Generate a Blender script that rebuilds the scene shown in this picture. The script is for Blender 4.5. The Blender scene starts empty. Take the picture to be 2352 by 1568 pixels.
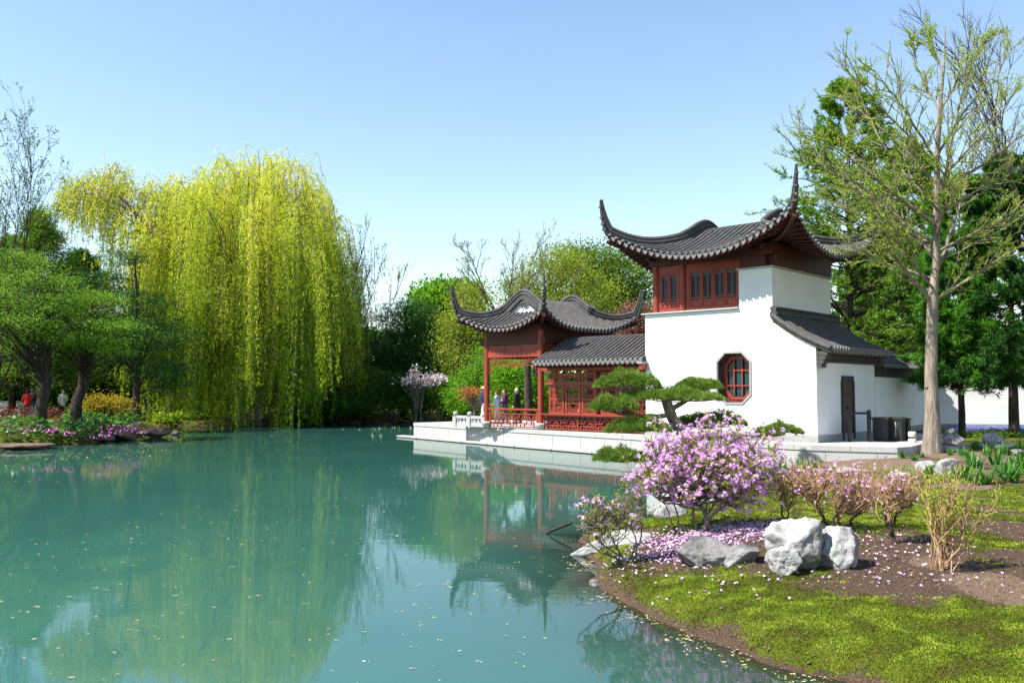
import bpy, bmesh, math, random
import numpy as np
from mathutils import Vector, Matrix, noise
rng = np.random.default_rng(7); random.seed(7)
SC = bpy.context.scene; COL = SC.collection
R = math.radians
# ------------------------------------------------------------------ camera model (photo measured on a 2352 x 1568 grid)
F, EYE, YH = 2006.0, 2.46, 892.0
PITCH = math.atan((YH - 784) / F)
def ray(px, py):
    d = np.array([(px - 1176) / F, 1.0, -(py - 784) / F]); c, s = math.cos(PITCH), math.sin(PITCH)
    return np.array([d[0], c * d[1] - s * d[2], s * d[1] + c * d[2]])
def atz(px, py, z=0.0):
    d = ray(px, py); return np.array([0, 0, EYE]) + d * ((z - EYE) / d[2])
def aty(px, py, Y):
    d = ray(px, py); return np.array([0, 0, EYE]) + d * (Y / d[1])
def mpp(Y): return Y / F                       # metres per photo unit at distance Y
TH = R(47.0)
BX = np.array([math.sin(TH), -math.cos(TH), 0]); BY = np.array([math.cos(TH), math.sin(TH), 0])
P0 = atz(1878, 1016.4, .76); P0[2] = 0
BROT = -(math.pi / 2 - TH)
def bw(x, y, z=0.0): return P0 + x * BX + y * BY + np.array([0, 0, z])
# ------------------------------------------------------------------ numpy noise
def _h(ix, iy, iz, s):
    n = (ix * 374761393 + iy * 668265263 + iz * 2147483647 + s * 1274126177) & 0xffffffff
    n = ((n ^ (n >> 13)) * 1274126177) & 0xffffffff
    return ((n ^ (n >> 16)) & 0xffff) / 65535.0
def vnoise(p, s=0):
    p = np.asarray(p, float); i = np.floor(p).astype(np.int64); f = p - i; f = f * f * (3 - 2 * f); r = 0
    for dx in (0, 1):
        for dy in (0, 1):
            for dz in (0, 1):
                w = (f[..., 0] if dx else 1 - f[..., 0]) * (f[..., 1] if dy else 1 - f[..., 1]) * (f[..., 2] if dz else 1 - f[..., 2])
                r = r + w * _h(i[..., 0] + dx, i[..., 1] + dy, i[..., 2] + dz, s)
    return r
def fbm(p, o=4, s=0):
    p = np.asarray(p, float); a, t, r = .5, 0, 0
    for k in range(o): r = r + a * vnoise(p * 2 ** k + 17.3 * k, s + k); t += a; a *= .5
    return r / t
def nrm(a): return a / np.maximum(np.linalg.norm(a, axis=-1, keepdims=True), 1e-9)
def rdir(n, r=None):
    r = r or rng; return nrm(r.normal(size=(n, 3)))
# ------------------------------------------------------------------ mesh builder
class MB:
    def __init__(s): s.v = []; s.f = []; s.n = 0; s.t = []
    def add(s, v, f, mi=0, smooth=False, tint=None):
        v = np.asarray(v, float).reshape(-1, 3); f = np.asarray(f, np.int64)
        if len(f) == 0: return s
        s.v.append(v); s.f.append((f + s.n, mi, smooth)); s.n += len(v)
        s.t.append(np.full(len(v), .5) if tint is None else np.broadcast_to(np.asarray(tint, float), (len(v),)))
        return s
    def box(s, x0, x1, y0, y1, z0, z1, mi=0):
        v = [(x0,y0,z0),(x1,y0,z0),(x1,y1,z0),(x0,y1,z0),(x0,y0,z1),(x1,y0,z1),(x1,y1,z1),(x0,y1,z1)]
        return s.add(v, [(0,3,2,1),(4,5,6,7),(0,1,5,4),(1,2,6,5),(2,3,7,6),(3,0,4,7)], mi)
    def hexa(s, lo, hi, mi=0):          # two quads (lists of 4 points) joined
        return s.add(list(lo) + list(hi), [(0,3,2,1),(4,5,6,7),(0,1,5,4),(1,2,6,5),(2,3,7,6),(3,0,4,7)], mi)
    def prism(s, poly, fn0, fn1, mi=0): # polygon -> two point functions
        n = len(poly); a = [fn0(*p) for p in poly]; b = [fn1(*p) for p in poly]
        v = a + b; s.add(v, [(i, (i+1) % n, n + (i+1) % n, n + i) for i in range(n)], mi)
        s.poly(a[::-1], mi); s.poly(b, mi); return s
    def poly(s, pts, mi=0): return s.add(pts, [list(range(len(pts)))], mi)
    def tubes(s, P, Rr, k=6, mi=0, tint=None, cap=False):
        P = np.asarray(P, float)
        if P.ndim == 2: P = P[None]
        M, n, _ = P.shape; Rr = np.broadcast_to(np.asarray(Rr, float), (M, n))
        T = nrm(np.gradient(P, axis=1)); ref = np.array([.31, .87, .38]); ref /= np.linalg.norm(ref)
        al = np.abs((T * ref).sum(-1, keepdims=True)).max(axis=1, keepdims=True) > .93
        rf = np.where(al, np.array([.9, -.1, .42]), ref); u = nrm(np.cross(T, rf)); w = np.cross(T, u)
        a = np.arange(k) * 2 * math.pi / k
        V = P[:, :, None] + Rr[:, :, None, None] * (np.cos(a)[:, None] * u[:, :, None] + np.sin(a)[:, None] * w[:, :, None])
        b = (np.arange(M) * n * k)[:, None, None]; i = (np.arange(n - 1) * k)[None, :, None]; j = np.arange(k)[None, None]; j2 = (j + 1) % k
        Fq = np.stack([b+i+j, b+i+j2, b+i+k+j2, b+i+k+j], -1).reshape(-1, 4)
        tt = None if tint is None else np.repeat(np.broadcast_to(tint, (M,)), n * k)
        s.add(V.reshape(-1, 3), Fq, mi, True, tt)
        if cap:
            for m in range(M):
                s.poly(V[m, 0][::-1], mi); s.poly(V[m, -1], mi)
        return s
    def leaves(s, P, L, W, D, tint=None, mi=0, up=None):
        P = np.asarray(P, float); N = len(P)
        if N == 0: return s
        D = nrm(np.asarray(D, float)); S = rdir(N) if up is None else nrm(np.asarray(up) + .35 * rdir(N))
        S = nrm(np.cross(D, S)); L = np.broadcast_to(L, (N,))[:, None]; W = np.broadcast_to(W, (N,))[:, None]
        V = np.stack([P, P + D*L*.45 + S*W*.5, P + D*L, P + D*L*.45 - S*W*.5], 1)
        Fq = np.arange(N * 4).reshape(N, 4)
        tt = rng.random(N) if tint is None else np.broadcast_to(tint, (N,))
        return s.add(V.reshape(-1, 3), Fq, mi, False, np.repeat(tt, 4))
    def lathe(s, prof, c, k=16, mi=0, sx=1, sy=1):
        a = np.arange(k) * 2 * math.pi / k; pr = np.array(prof, float); n = len(pr)
        V = np.stack([c[0] + sx*pr[:, :1]*np.cos(a), c[1] + sy*pr[:, :1]*np.sin(a), c[2] + pr[:, 1:2] + 0*a], -1)
        Fq = [(i*k+j, i*k+(j+1) % k, (i+1)*k+(j+1) % k, (i+1)*k+j) for i in range(n-1) for j in range(k)]
        return s.add(V.reshape(-1, 3), Fq, mi, True)
    def build(s, name, mats, parent=None, off=None, xf=None):
        if not isinstance(mats, (list, tuple)): mats = [mats]
        V = np.concatenate(s.v) if s.v else np.zeros((0, 3))
        if xf is not None: V = xf(V)
        if off is not None: V = V - np.asarray(off, float)
        me = bpy.data.meshes.new(name); me.vertices.add(len(V)); me.vertices.foreach_set('co', V.astype(np.float32).ravel())
        li, st, tot, mi, sm = [], [], [], [], []; c = 0
        for f, m, smo in s.f:
            n, k = f.shape; li.append(f.ravel()); st.append(c + np.arange(n) * k); tot.append(np.full(n, k)); mi.append(np.full(n, m)); sm.append(np.full(n, smo)); c += n * k
        li = np.concatenate(li); me.loops.add(len(li)); me.loops.foreach_set('vertex_index', li.astype(np.int32))
        st = np.concatenate(st); me.polygons.add(len(st)); me.polygons.foreach_set('loop_start', st.astype(np.int32))
        try: me.polygons.foreach_set('loop_total', np.concatenate(tot).astype(np.int32))
        except Exception: pass
        me.polygons.foreach_set('material_index', np.concatenate(mi).astype(np.int32)); me.polygons.foreach_set('use_smooth', np.concatenate(sm))
        at = me.attributes.new('tint', 'FLOAT', 'POINT'); at.data.foreach_set('value', np.concatenate(s.t).astype(np.float32))
        for m in mats: me.materials.append(m)
        me.update(calc_edges=True); me.validate()
        o = bpy.data.objects.new(name, me); COL.objects.link(o)
        if parent is not None: o.parent = parent
        return o
def tag(o, label=None, cat=None, group=None, kind=None):
    if label: o['label'] = label
    if cat: o['category'] = cat
    if group: o['group'] = group
    if kind: o['kind'] = kind
    return o
def empty(name, loc, rz, label, cat, group=None):
    o = bpy.data.objects.new(name, None); o.location = tuple(loc); o.rotation_euler.z = rz; o.empty_display_size = .2
    COL.objects.link(o); return tag(o, label, cat, group)
def copy_tree(o, loc, rz=None, sc=None, label=None):
    c = o.copy(); COL.objects.link(c); c.location = tuple(loc)
    if rz is not None: c.rotation_euler.z = rz
    if sc is not None: c.scale = sc if isinstance(sc, (tuple, list)) else (sc, sc, sc)
    if label: c['label'] = label
    for ch in list(o.children):
        k = ch.copy(); COL.objects.link(k); k.parent = c
    return c
def curve(a, b, n=7, lift=0., wob=.08, bend=None):    # (M,3),(M,3) -> (M,n,3)
    a = np.atleast_2d(a).astype(float); b = np.atleast_2d(b).astype(float); M = max(len(a), len(b)); a = np.broadcast_to(a, (M, 3)); b = np.broadcast_to(b, (M, 3))
    t = np.linspace(0, 1, n)[None, :, None]; L = np.linalg.norm(b - a, axis=1)[:, None]
    c = (a + b) / 2 + rng.normal(size=(M, 3)) * L * wob + np.array([0, 0, 1.]) * L * lift
    if bend is not None: c = c + bend
    P = (1-t)**2 * a[:, None] + 2*t*(1-t) * c[:, None] + t*t * b[:, None]
    return P + rng.normal(size=P.shape) * (L[:, None] * wob * .22) * (t * (1 - t) * 4)
def children(P, c, ratio, ang, up=.25, tmin=.25, n=6, lmin=0, curl=.25, wob=.05):
    M, k, _ = P.shape; idx = np.repeat(np.arange(M), c); N = len(idx)
    t = rng.uniform(tmin, 1, N); ti = t * (k - 1); i0 = np.minimum(ti.astype(int), k - 2); fr = (ti - i0)[:, None]
    p = P[idx, i0] * (1 - fr) + P[idx, i0 + 1] * fr; T = nrm(P[idx, i0 + 1] - P[idx, i0])
    q = nrm(np.cross(T, rdir(N))); a = rng.normal(ang, .18, N)[:, None]
    D = nrm(T * np.cos(a) + q * np.sin(a) + np.array([0, 0, up]))
    Ln = (np.linalg.norm(P[idx, -1] - P[idx, 0], axis=1) * ratio * (1.15 - .6 * t) * rng.uniform(.6, 1.2, N))[:, None]
    Ln = np.maximum(Ln, lmin); e = p + D * Ln + np.array([0, 0, 1.]) * Ln * curl * .5
    return curve(p, e, n, -.12 * curl, wob), idx, t
def pts_on(P, m, tmin=.1):
    M, n, _ = P.shape; t = rng.uniform(tmin, 1, (M, m)) * (n - 1); i = np.minimum(t.astype(int), n - 2); f = (t - i)[..., None]
    a = np.take_along_axis(P, i[..., None].repeat(3, -1), 1); b = np.take_along_axis(P, (i + 1)[..., None].repeat(3, -1), 1)
    return (a * (1 - f) + b * f).reshape(-1, 3), nrm(b - a).reshape(-1, 3)
# ------------------------------------------------------------------ materials
def nt(name):
    m = bpy.data.materials.new(name); m.use_nodes = True; t = m.node_tree; t.nodes.clear()
    o = t.nodes.new('ShaderNodeOutputMaterial'); return m, t, o
def N(t, typ, **kw):
    n = t.nodes.new(typ)
    for k, v in kw.items():
        if k.startswith('_'): setattr(n, k[1:], v)
        else: n.inputs[k.replace('__', ' ')].default_value = v
    return n
def ramp(t, fac, stops):
    r = t.nodes.new('ShaderNodeValToRGB'); e = r.color_ramp.elements
    while len(e) < len(stops): e.new(.5)
    for k, (p, c) in enumerate(stops): e[k].position = p; e[k].color = (*c, 1)
    t.links.new(fac, r.inputs[0]); return r.outputs[0]
def surf(name, ca, cb, scale=3., rough=.7, bump=.0, bscale=None, spec=.3, detail=6, cc=None, stretch=None, bdist=.02):
    m, t, o = nt(name); p = N(t, 'ShaderNodeBsdfPrincipled', Roughness=rough); p.inputs['Specular IOR Level'].default_value = spec
    tc = N(t, 'ShaderNodeTexCoord'); vec = tc.outputs['Object']
    if stretch:
        mp = N(t, 'ShaderNodeMapping'); mp.inputs['Scale'].default_value = stretch; t.links.new(vec, mp.inputs[0]); vec = mp.outputs[0]
    n = N(t, 'ShaderNodeTexNoise', Scale=scale, Detail=detail, Roughness=.62); t.links.new(vec, n.inputs['Vector'])
    c = ramp(t, n.outputs['Fac'], [(.3, ca), (.7, cb)] if cc is None else [(.28, ca), (.5, cb), (.72, cc)])
    t.links.new(c, p.inputs['Base Color'])
    if bump:
        n2 = N(t, 'ShaderNodeTexNoise', Scale=bscale or scale * 8, Detail=5); t.links.new(vec, n2.inputs['Vector'])
        b = N(t, 'ShaderNodeBump', Strength=bump, Distance=bdist); t.links.new(n2.outputs['Fac'], b.inputs['Height']); t.links.new(b.outputs[0], p.inputs['Normal'])
    t.links.new(p.outputs[0], o.inputs[0]); return m
def leafm(name, cols, trans=.4, rough=.6, spec=.08):
    m, t, o = nt(name); a = N(t, 'ShaderNodeAttribute', _attribute_name='tint')
    k = len(cols); c = ramp(t, a.outputs['Fac'], [(i / max(1, k - 1), cc) for i, cc in enumerate(cols)])
    p = N(t, 'ShaderNodeBsdfPrincipled', Roughness=rough); p.inputs['Specular IOR Level'].default_value = spec; t.links.new(c, p.inputs['Base Color'])
    tr = N(t, 'ShaderNodeBsdfTranslucent'); t.links.new(c, tr.inputs[0]); mx = N(t, 'ShaderNodeMixShader', Fac=trans)
    t.links.new(p.outputs[0], mx.inputs[1]); t.links.new(tr.outputs[0], mx.inputs[2]); t.links.new(mx.outputs[0], o.inputs[0]); return m
def plain(name, c, rough=.6, spec=.3): return surf(name, tuple(x * .88 for x in c), tuple(min(1, x * 1.1) for x in c), 9., rough, 0, None, spec)
M = {}
M['white'] = surf('white_plaster', (.66,.655,.64), (.78,.78,.77), .7, .85, .25, 60, .15, 8)
M['granite'] = surf('pale_granite', (.30,.30,.29), (.44,.44,.425), 22, .8, .3, 90, .2, 8)
M['plinth'] = surf('grey_plinth_stone', (.24,.24,.235), (.33,.33,.32), 14, .85, .3, 70, .2)
M['tile'] = surf('grey_roof_tile', (.045,.043,.042), (.10,.096,.093), 5, .75, .35, 45, .25, 8)
M['cap'] = surf('pale_tile_end', (.12,.118,.116), (.21,.207,.203), 18, .75, .5, 60, .2)
M['ridge'] = surf('ridge_tile', (.04,.039,.039), (.09,.087,.084), 3.5, .75, .4, 30, .25, 8)
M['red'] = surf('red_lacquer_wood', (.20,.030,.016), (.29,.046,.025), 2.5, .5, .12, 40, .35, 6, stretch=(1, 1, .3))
M['darkred'] = surf('shaded_red_wood', (.045,.011,.008), (.07,.016,.010), 3, .6, .1, 40, .3)  # red wood with the shade under the eaves put into its colour
M['darkwood'] = surf('dark_door_wood', (.05,.028,.018), (.09,.05,.03), 4, .6, .2, 30, .3, stretch=(3, 3, .4))
M['black'] = plain('black_metal', (.018,.018,.02), .5, .4)
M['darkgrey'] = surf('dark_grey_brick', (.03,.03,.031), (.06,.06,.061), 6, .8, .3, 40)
M['glass'] = (lambda m: m)(nt('window_glass')[0])
t = M['glass'].node_tree; pg = N(t, 'ShaderNodeBsdfPrincipled', Roughness=.03); pg.inputs['Base Color'].default_value = (.008,.045,.055,1); pg.inputs['Specular IOR Level'].default_value = .22
pg.inputs['IOR'].default_value = 1.45; t.links.new(pg.outputs[0], t.nodes['Material Output'].inputs[0])
M['rock'] = surf('pale_limestone', (.075,.073,.07), (.30,.295,.285), 3.0, .85, 1., 14, .2, 12, (.42,.415,.40), bdist=.03)
M['rock2'] = surf('grey_limestone', (.05,.048,.045), (.17,.165,.158), 3.2, .85, 1., 14, .2, 12, (.28,.27,.26), bdist=.03)
M['brownrock'] = surf('brown_rock', (.07,.045,.032), (.20,.13,.095), 2.2, .85, .9, 10, .2, 10, bdist=.04)
M['bark'] = surf('grey_brown_bark', (.075,.058,.045), (.24,.20,.165), 5, .9, .9, 22, .15, 8, stretch=(1, 1, .22), bdist=.03)
M['palebark'] = surf('pale_bark', (.11,.088,.068), (.32,.27,.215), 7, .9, 1.2, 20, .15, 8, stretch=(1, 1, .16), bdist=.04)
M['darkbark'] = surf('dark_bark', (.02,.015,.012), (.085,.066,.052), 5, .9, .9, 16, .15, 8, stretch=(1, 1, .3), bdist=.04)
M['palebranch'] = surf('bare_pale_branch', (.16,.135,.11), (.32,.28,.24), 6, .85, .4, 20)
M['tanbark'] = surf('tan_twig', (.26,.15,.08), (.46,.30,.17), 8, .85)
M['budtan'] = leafm('tan_bud', [(.30,.14,.07), (.46,.28,.12), (.48,.46,.12)], .4)
M['petal'] = leafm('pink_petal', [(.70,.30,.72), (.86,.50,.86), (.93,.74,.92)], .5)
M['fallen'] = leafm('fallen_petal', [(.45,.22,.46), (.66,.42,.66), (.8,.66,.78)], .2)
M['paper'] = leafm('floating_catkin', [(.38,.34,.13), (.52,.46,.22), (.62,.56,.36)], .1)
M['bud'] = leafm('young_leaf', [(.22,.27,.025), (.42,.48,.05), (.58,.60,.10)], .45)
M['ginkgo'] = leafm('ginkgo_bud', [(.20,.32,.015), (.33,.48,.02), (.46,.58,.04)], .5)
M['willow'] = leafm('willow_leaf', [(.17,.29,.014), (.44,.55,.03), (.68,.70,.06), (.74,.70,.13)], .52)
M['larch'] = leafm('larch_needle', [(.06,.14,.014), (.14,.28,.022), (.26,.40,.045)], .45)
M['pine'] = leafm('pine_needle', [(.012,.05,.014), (.03,.10,.018), (.07,.17,.03)], .3)
M['bonsai'] = leafm('bonsai_needle', [(.045,.10,.015), (.13,.23,.03), (.26,.34,.06)], .3)
M['spruce'] = leafm('blue_spruce_needle', [(.03,.05,.04), (.07,.10,.085), (.14,.18,.16)], .2)
M['brightpine'] = leafm('bright_pine_needle', [(.02,.09,.01), (.07,.22,.02), (.17,.38,.04)], .4)
M['fresh'] = leafm('fresh_leaf', [(.06,.17,.01), (.14,.33,.018), (.26,.46,.03)], .5)
M['lime'] = leafm('lime_leaf', [(.14,.20,.015), (.28,.36,.03), (.44,.50,.075)], .5)
M['olive'] = leafm('olive_leaf', [(.05,.10,.014), (.12,.21,.022), (.22,.32,.04)], .4)
M['deep'] = leafm('deep_leaf', [(.012,.05,.01), (.035,.11,.012), (.09,.21,.02)], .35)
M['bronze'] = leafm('bronze_leaf', [(.09,.03,.02), (.22,.09,.06), (.42,.24,.22)], .35)
M['orange'] = leafm('orange_leaf', [(.30,.08,.02), (.48,.16,.03), (.40,.30,.05)], .4)
M['yellow'] = leafm('yellow_leaf', [(.22,.16,.01), (.40,.27,.015), (.32,.36,.04)], .4)
M['magnolia'] = leafm('magnolia_petal', [(.60,.42,.46), (.78,.66,.68), (.85,.8,.8)], .3)
M['hosta'] = leafm('bright_hosta_leaf', [(.20,.36,.02), (.34,.50,.04), (.46,.60,.09)], .35)
M['lily'] = leafm('daylily_leaf', [(.025,.10,.012), (.06,.20,.02), (.14,.32,.05)], .3, .4, .4)
M['iris'] = leafm('iris_leaf', [(.06,.15,.03), (.13,.26,.05), (.26,.40,.12)], .3)
M['bergenia'] = leafm('glossy_leaf', [(.02,.08,.012), (.06,.19,.02), (.15,.33,.04)], .2, .35, .5)
M['pinkflower'] = leafm('magenta_flower', [(.42,.07,.30), (.60,.14,.44), (.70,.3,.58)], .25)
M['purpleleaf'] = leafm('purple_brown_leaf', [(.04,.012,.012), (.10,.03,.028), (.16,.06,.04)], .25)
M['scilla'] = leafm('blue_scilla_flower', [(.10,.10,.42), (.18,.20,.62), (.3,.34,.75)], .3)
M['moss'] = leafm('moss_blade', [(.11,.09,.025), (.075,.115,.010), (.13,.19,.012), (.20,.27,.017), (.30,.36,.045)], .3)
M['drygrass'] = leafm('dry_grass', [(.10,.065,.04), (.22,.155,.10), (.34,.26,.18)], .2)
M['skin'] = plain('skin', (.50,.30,.22), .55)
for k, c in dict(navy=(.025,.032,.05), beige=(.52,.50,.47), paleblue=(.42,.52,.66), purple=(.12,.016,.10), blackcloth=(.014,.015,.014), straw=(.50,.36,.20), brownhair=(.16,.065,.03), greyhair=(.42,.41,.40), darkhair=(.03,.02,.015), blonde=(.5,.36,.18), jeans=(.09,.14,.24), palecoat=(.48,.50,.48), redcloth=(.55,.03,.03), yellowcloth=(.75,.42,.03), olivecloth=(.12,.10,.06), shoe=(.03,.03,.03), greypants=(.46,.46,.46), darkred2=(.2,.04,.03)).items(): M[k] = plain(k, c, .8, .15)
M['lampglass'] = plain('pale_lamp_housing', (.55,.53,.45), .5)
M['pipe'] = plain('white_pipe', (.75,.75,.73), .4)
# ground: colour from true soil / moss / dry cover masks stored at the vertices
def ground_mat():
    m, t, o = nt('ground_cover'); p = N(t, 'ShaderNodeBsdfPrincipled', Roughness=.95); p.inputs['Specular IOR Level'].default_value = .1
    tc = N(t, 'ShaderNodeTexCoord'); L = t.links.new
    n1 = N(t, 'ShaderNodeTexNoise', Scale=9., Detail=9, Roughness=.7); L(tc.outputs['Object'], n1.inputs['Vector'])
    n2 = N(t, 'ShaderNodeTexNoise', Scale=55., Detail=6, Roughness=.7); L(tc.outputs['Object'], n2.inputs['Vector'])
    soil = ramp(t, n2.outputs['Fac'], [(.3, (.035,.022,.016)), (.5, (.10,.064,.044)), (.72, (.23,.16,.115))])
    tan = ramp(t, n2.outputs['Fac'], [(.3, (.10,.062,.042)), (.5, (.20,.135,.095)), (.75, (.34,.26,.195))])
    moss = ramp(t, n2.outputs['Fac'], [(.3, (.04,.045,.008)), (.5, (.105,.125,.012)), (.72, (.17,.19,.025))])
    a1 = N(t, 'ShaderNodeAttribute', _attribute_name='tanmask'); a2 = N(t, 'ShaderNodeAttribute', _attribute_name='tint')
    def mixc(f, a, b):
        x = N(t, 'ShaderNodeMix', _data_type='RGBA'); L(f, x.inputs[0]); L(a, x.inputs[6]); L(b, x.inputs[7]); return x.outputs[2]
    def thr(att):
        s = N(t, 'ShaderNodeMath', _operation='MULTIPLY_ADD'); L(n1.outputs['Fac'], s.inputs[0]); s.inputs[1].default_value = .5; L(att.outputs['Fac'], s.inputs[2])
        r = N(t, 'ShaderNodeMapRange'); L(s.outputs[0], r.inputs[0]); r.inputs[1].default_value = .66; r.inputs[2].default_value = .84; return r.outputs[0]
    c = mixc(thr(a1), soil, tan); c = mixc(thr(a2), c, moss); L(c, p.inputs['Base Color'])
    b = N(t, 'ShaderNodeBump', Strength=1., Distance=.045); L(n2.outputs['Fac'], b.inputs['Height']); L(b.outputs[0], p.inputs['Normal'])
    L(p.outputs[0], o.inputs[0]); return m
M['ground'] = ground_mat()
def water_mat():
    m, t, o = nt('pond_water'); L = t.links.new; tc = N(t, 'ShaderNodeTexCoord')
    d = N(t, 'ShaderNodeBsdfDiffuse'); n0 = N(t, 'ShaderNodeTexNoise', Scale=.25, Detail=3); L(tc.outputs['Object'], n0.inputs['Vector'])
    L(ramp(t, n0.outputs['Fac'], [(.3, WATC[0]), (.7, WATC[1])]), d.inputs[0])
    tr = N(t, 'ShaderNodeBsdfTransparent'); tr.inputs[0].default_value = (.62,.60,.42,1)
    at = N(t, 'ShaderNodeAttribute', _attribute_name='tint'); mb = N(t, 'ShaderNodeMixShader'); L(at.outputs['Fac'], mb.inputs[0]); L(tr.outputs[0], mb.inputs[1]); L(d.outputs[0], mb.inputs[2])
    mp = N(t, 'ShaderNodeMapping'); mp.inputs['Scale'].default_value = (.6, 1.7, 1); mp.inputs['Rotation'].default_value = (0, 0, .15); L(tc.outputs['Object'], mp.inputs[0])
    w1 = N(t, 'ShaderNodeTexNoise', Scale=1.6, Detail=4, Roughness=.55); L(mp.outputs[0], w1.inputs['Vector'])
    w2 = N(t, 'ShaderNodeTexNoise', Scale=.12, Detail=2); L(tc.outputs['Object'], w2.inputs['Vector'])   # calm and ruffled patches
    mm = N(t, 'ShaderNodeMath', _operation='MULTIPLY'); L(w1.outputs['Fac'], mm.inputs[0]); L(ramp(t, w2.outputs['Fac'], [(.38, (.35,)*3), (.62, (1.,)*3)]), mm.inputs[1])
    b = N(t, 'ShaderNodeBump', Strength=WAVE, Distance=.02); L(mm.outputs[0], b.inputs['Height'])
    g = N(t, 'ShaderNodeBsdfGlossy', Roughness=.02); L(b.outputs[0], g.inputs['Normal']); fr = N(t, 'ShaderNodeFresnel', IOR=1.58); L(b.outputs[0], fr.inputs['Normal'])
    mx = N(t, 'ShaderNodeMixShader'); L(fr.outputs[0], mx.inputs[0]); L(mb.outputs[0], mx.inputs[1]); L(g.outputs[0], mx.inputs[2]); L(mx.outputs[0], o.inputs[0]); return m
WATC = ((.030,.120,.096), (.042,.142,.114)); WAVE = .10
M['water'] = water_mat()
# ------------------------------------------------------------------ terrain
def w2(l, z=0): return [tuple(atz(x, y, z)[:2]) for x, y in l]
TERR_FRONT = [(-21.8, 2.04), (-13.04, .54), (-6.18, -.45), (-4.2, -.85), (.35, -1.25), (2.6, -.5)]
POND = [(-46, -8), (-40, 20), (-33, 30)] + w2([(0,1030),(100,1023),(200,1019),(270,1008),(345,995),(357,986),(335,980),(420,979),(540,977),(600,977),(640,976),(700,973),(800,972),(900,970),(955,966)]) + \
    [(-4.6, 58), (-1, 50)] + [tuple(bw(x, y + 1.2)[:2]) for x, y in TERR_FRONT[1:-1]] + w2([(1875,1068),(1810,1098),(1750,1112),(1640,1165),(1500,1215),(1405,1225),(1330,1240),(1350,1278),(1392,1292),(1378,1330),(1400,1352),(1500,1410),(1640,1472),(1790,1525),(1940,1562)]) + [(3.1, 6.6), (3.6, 5), (4, 2), (4.2, -8)]
PA = np.array(POND); PB = np.roll(PA, -1, axis=0)
def sdist(xy):                                  # signed distance: positive on land
    xy = np.asarray(xy, float); out = np.full(len(xy), 1e9); ins = np.zeros(len(xy), bool)
    for a, b in zip(PA, PB):
        e = b - a; w = xy - a; t = np.clip((w @ e) / (e @ e), 0, 1); out = np.minimum(out, np.hypot(*(w - t[:, None] * e).T))
        c = ((a[1] > xy[:, 1]) != (b[1] > xy[:, 1])); x = a[0] + (xy[:, 1] - a[1]) / (b[1] - a[1] + 1e-12) * (b[0] - a[0]); ins ^= c & (xy[:, 0] < x)
    s = np.where(ins, -out, out)
    for cx, cy, r in ISLE: s = np.maximum(s, r - np.hypot(xy[:, 0] - cx, xy[:, 1] - cy))
    return s
PINE = aty(1585, 1010, 26.2)
ISLE = [(PINE[0], PINE[1], 1.35)]
def dpert(xy):
    xy = np.asarray(xy, float).reshape(-1, 2); return sdist(xy) + (fbm(np.c_[xy, np.zeros(len(xy))] * 1.6, 3, 3) - .5) * .35
def height(xy):
    xy = np.asarray(xy, float).reshape(-1, 2); d = dpert(xy); p3 = np.c_[xy, 0 * d]
    land = .20 * (1 - np.exp(-np.maximum(d, 0) / .13)) + .46 * (1 - np.exp(-np.maximum(d, 0) / 3.2))
    far = np.clip((xy[:, 1] - 20) / 12, 0, 1); land = land + .06 * far * (1 - np.exp(-np.maximum(d, 0) / 2))
    z = np.where(d > 0, land, -.9 * (1 - np.exp(np.minimum(d, 0) / 1.7)))
    return z + (fbm(p3 * .7, 4, 9) - .5) * .10 * np.clip(d, 0, 1) + (fbm(p3 * 5, 3, 5) - .5) * .075 * np.clip(d * 4, 0, 1)
def gz(x, y): return float(height([(x, y)])[0])
def onground(px, py, z=.5):
    for _ in range(8):
        p = atz(px, py, z); z = .5 * z + .5 * gz(p[0], p[1])
    return np.array([p[0], p[1], z])
def gp(px, py, z=.5): return onground(px, py, z)
def ell(l, z=.45):                              # px ellipses -> world centre, radii
    out = []
    for x, y, rx, ry in l:
        c = atz(x, y, z); a = atz(x + rx, y, z); t = atz(x, y - ry, z); out.append((c[0], c[1], abs(a[0] - c[0]), abs(t[1] - c[1])))
    return out
SOIL = ell([(1660,1240,150,38),(2130,1285,190,52),(1990,1300,75,60),(2300,1235,90,40),(2290,1190,60,18),(2000,1075,110,25),(2110,1060,90,30),(2280,1060,100,40),(1450,1330,30,14),(2140,1345,120,16)])
TAN = ell([(2290,1350,110,40),(2040,1065,150,32),(2260,1060,110,40),(2210,1128,70,10),(2150,1300,60,18)])
GREEN = ell([(1470,1372,120,40),(1600,1420,160,45),(1750,1470,210,50),(2000,1510,260,60),(1560,1325,150,28),(2250,1480,150,60),(2000,1160,250,28)])
def emask(xy, L):
    m = np.zeros(len(xy))
    for cx, cy, rx, ry in L: m = np.maximum(m, np.clip(1.35 - np.hypot((xy[:, 0] - cx) / rx, (xy[:, 1] - cy) / ry), 0, 1))
    return m
def mossmask(xy):
    xy = np.asarray(xy, float); p3 = np.c_[xy, np.zeros(len(xy))]; d = dpert(xy)
    m = .62 + .45 * emask(xy, GREEN) - .66 * emask(xy, SOIL) - .75 * emask(xy, TAN) + (fbm(p3 * 1.5, 5, 21) - .5) * 1.5
    m -= .7 * np.exp(-np.maximum(d, 0) / .06) * (.35 + 1.3 * vnoise(p3 * 2.3, 31)); return np.clip(m, 0, 1) * (d > 0)
def axis(parts):
    o = []
    for a, b, s in parts: o += list(np.arange(a, b, s))
    return np.array(o + [parts[-1][1]])
gx = axis([(-900, -200, 100), (-200, -60, 14), (-60, -24, 3), (-24, 0, .8), (0, 1, .25), (1, 9, .075), (9, 16, .16), (16, 30, 1.), (30, 200, 14), (200, 900, 100)])
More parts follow.
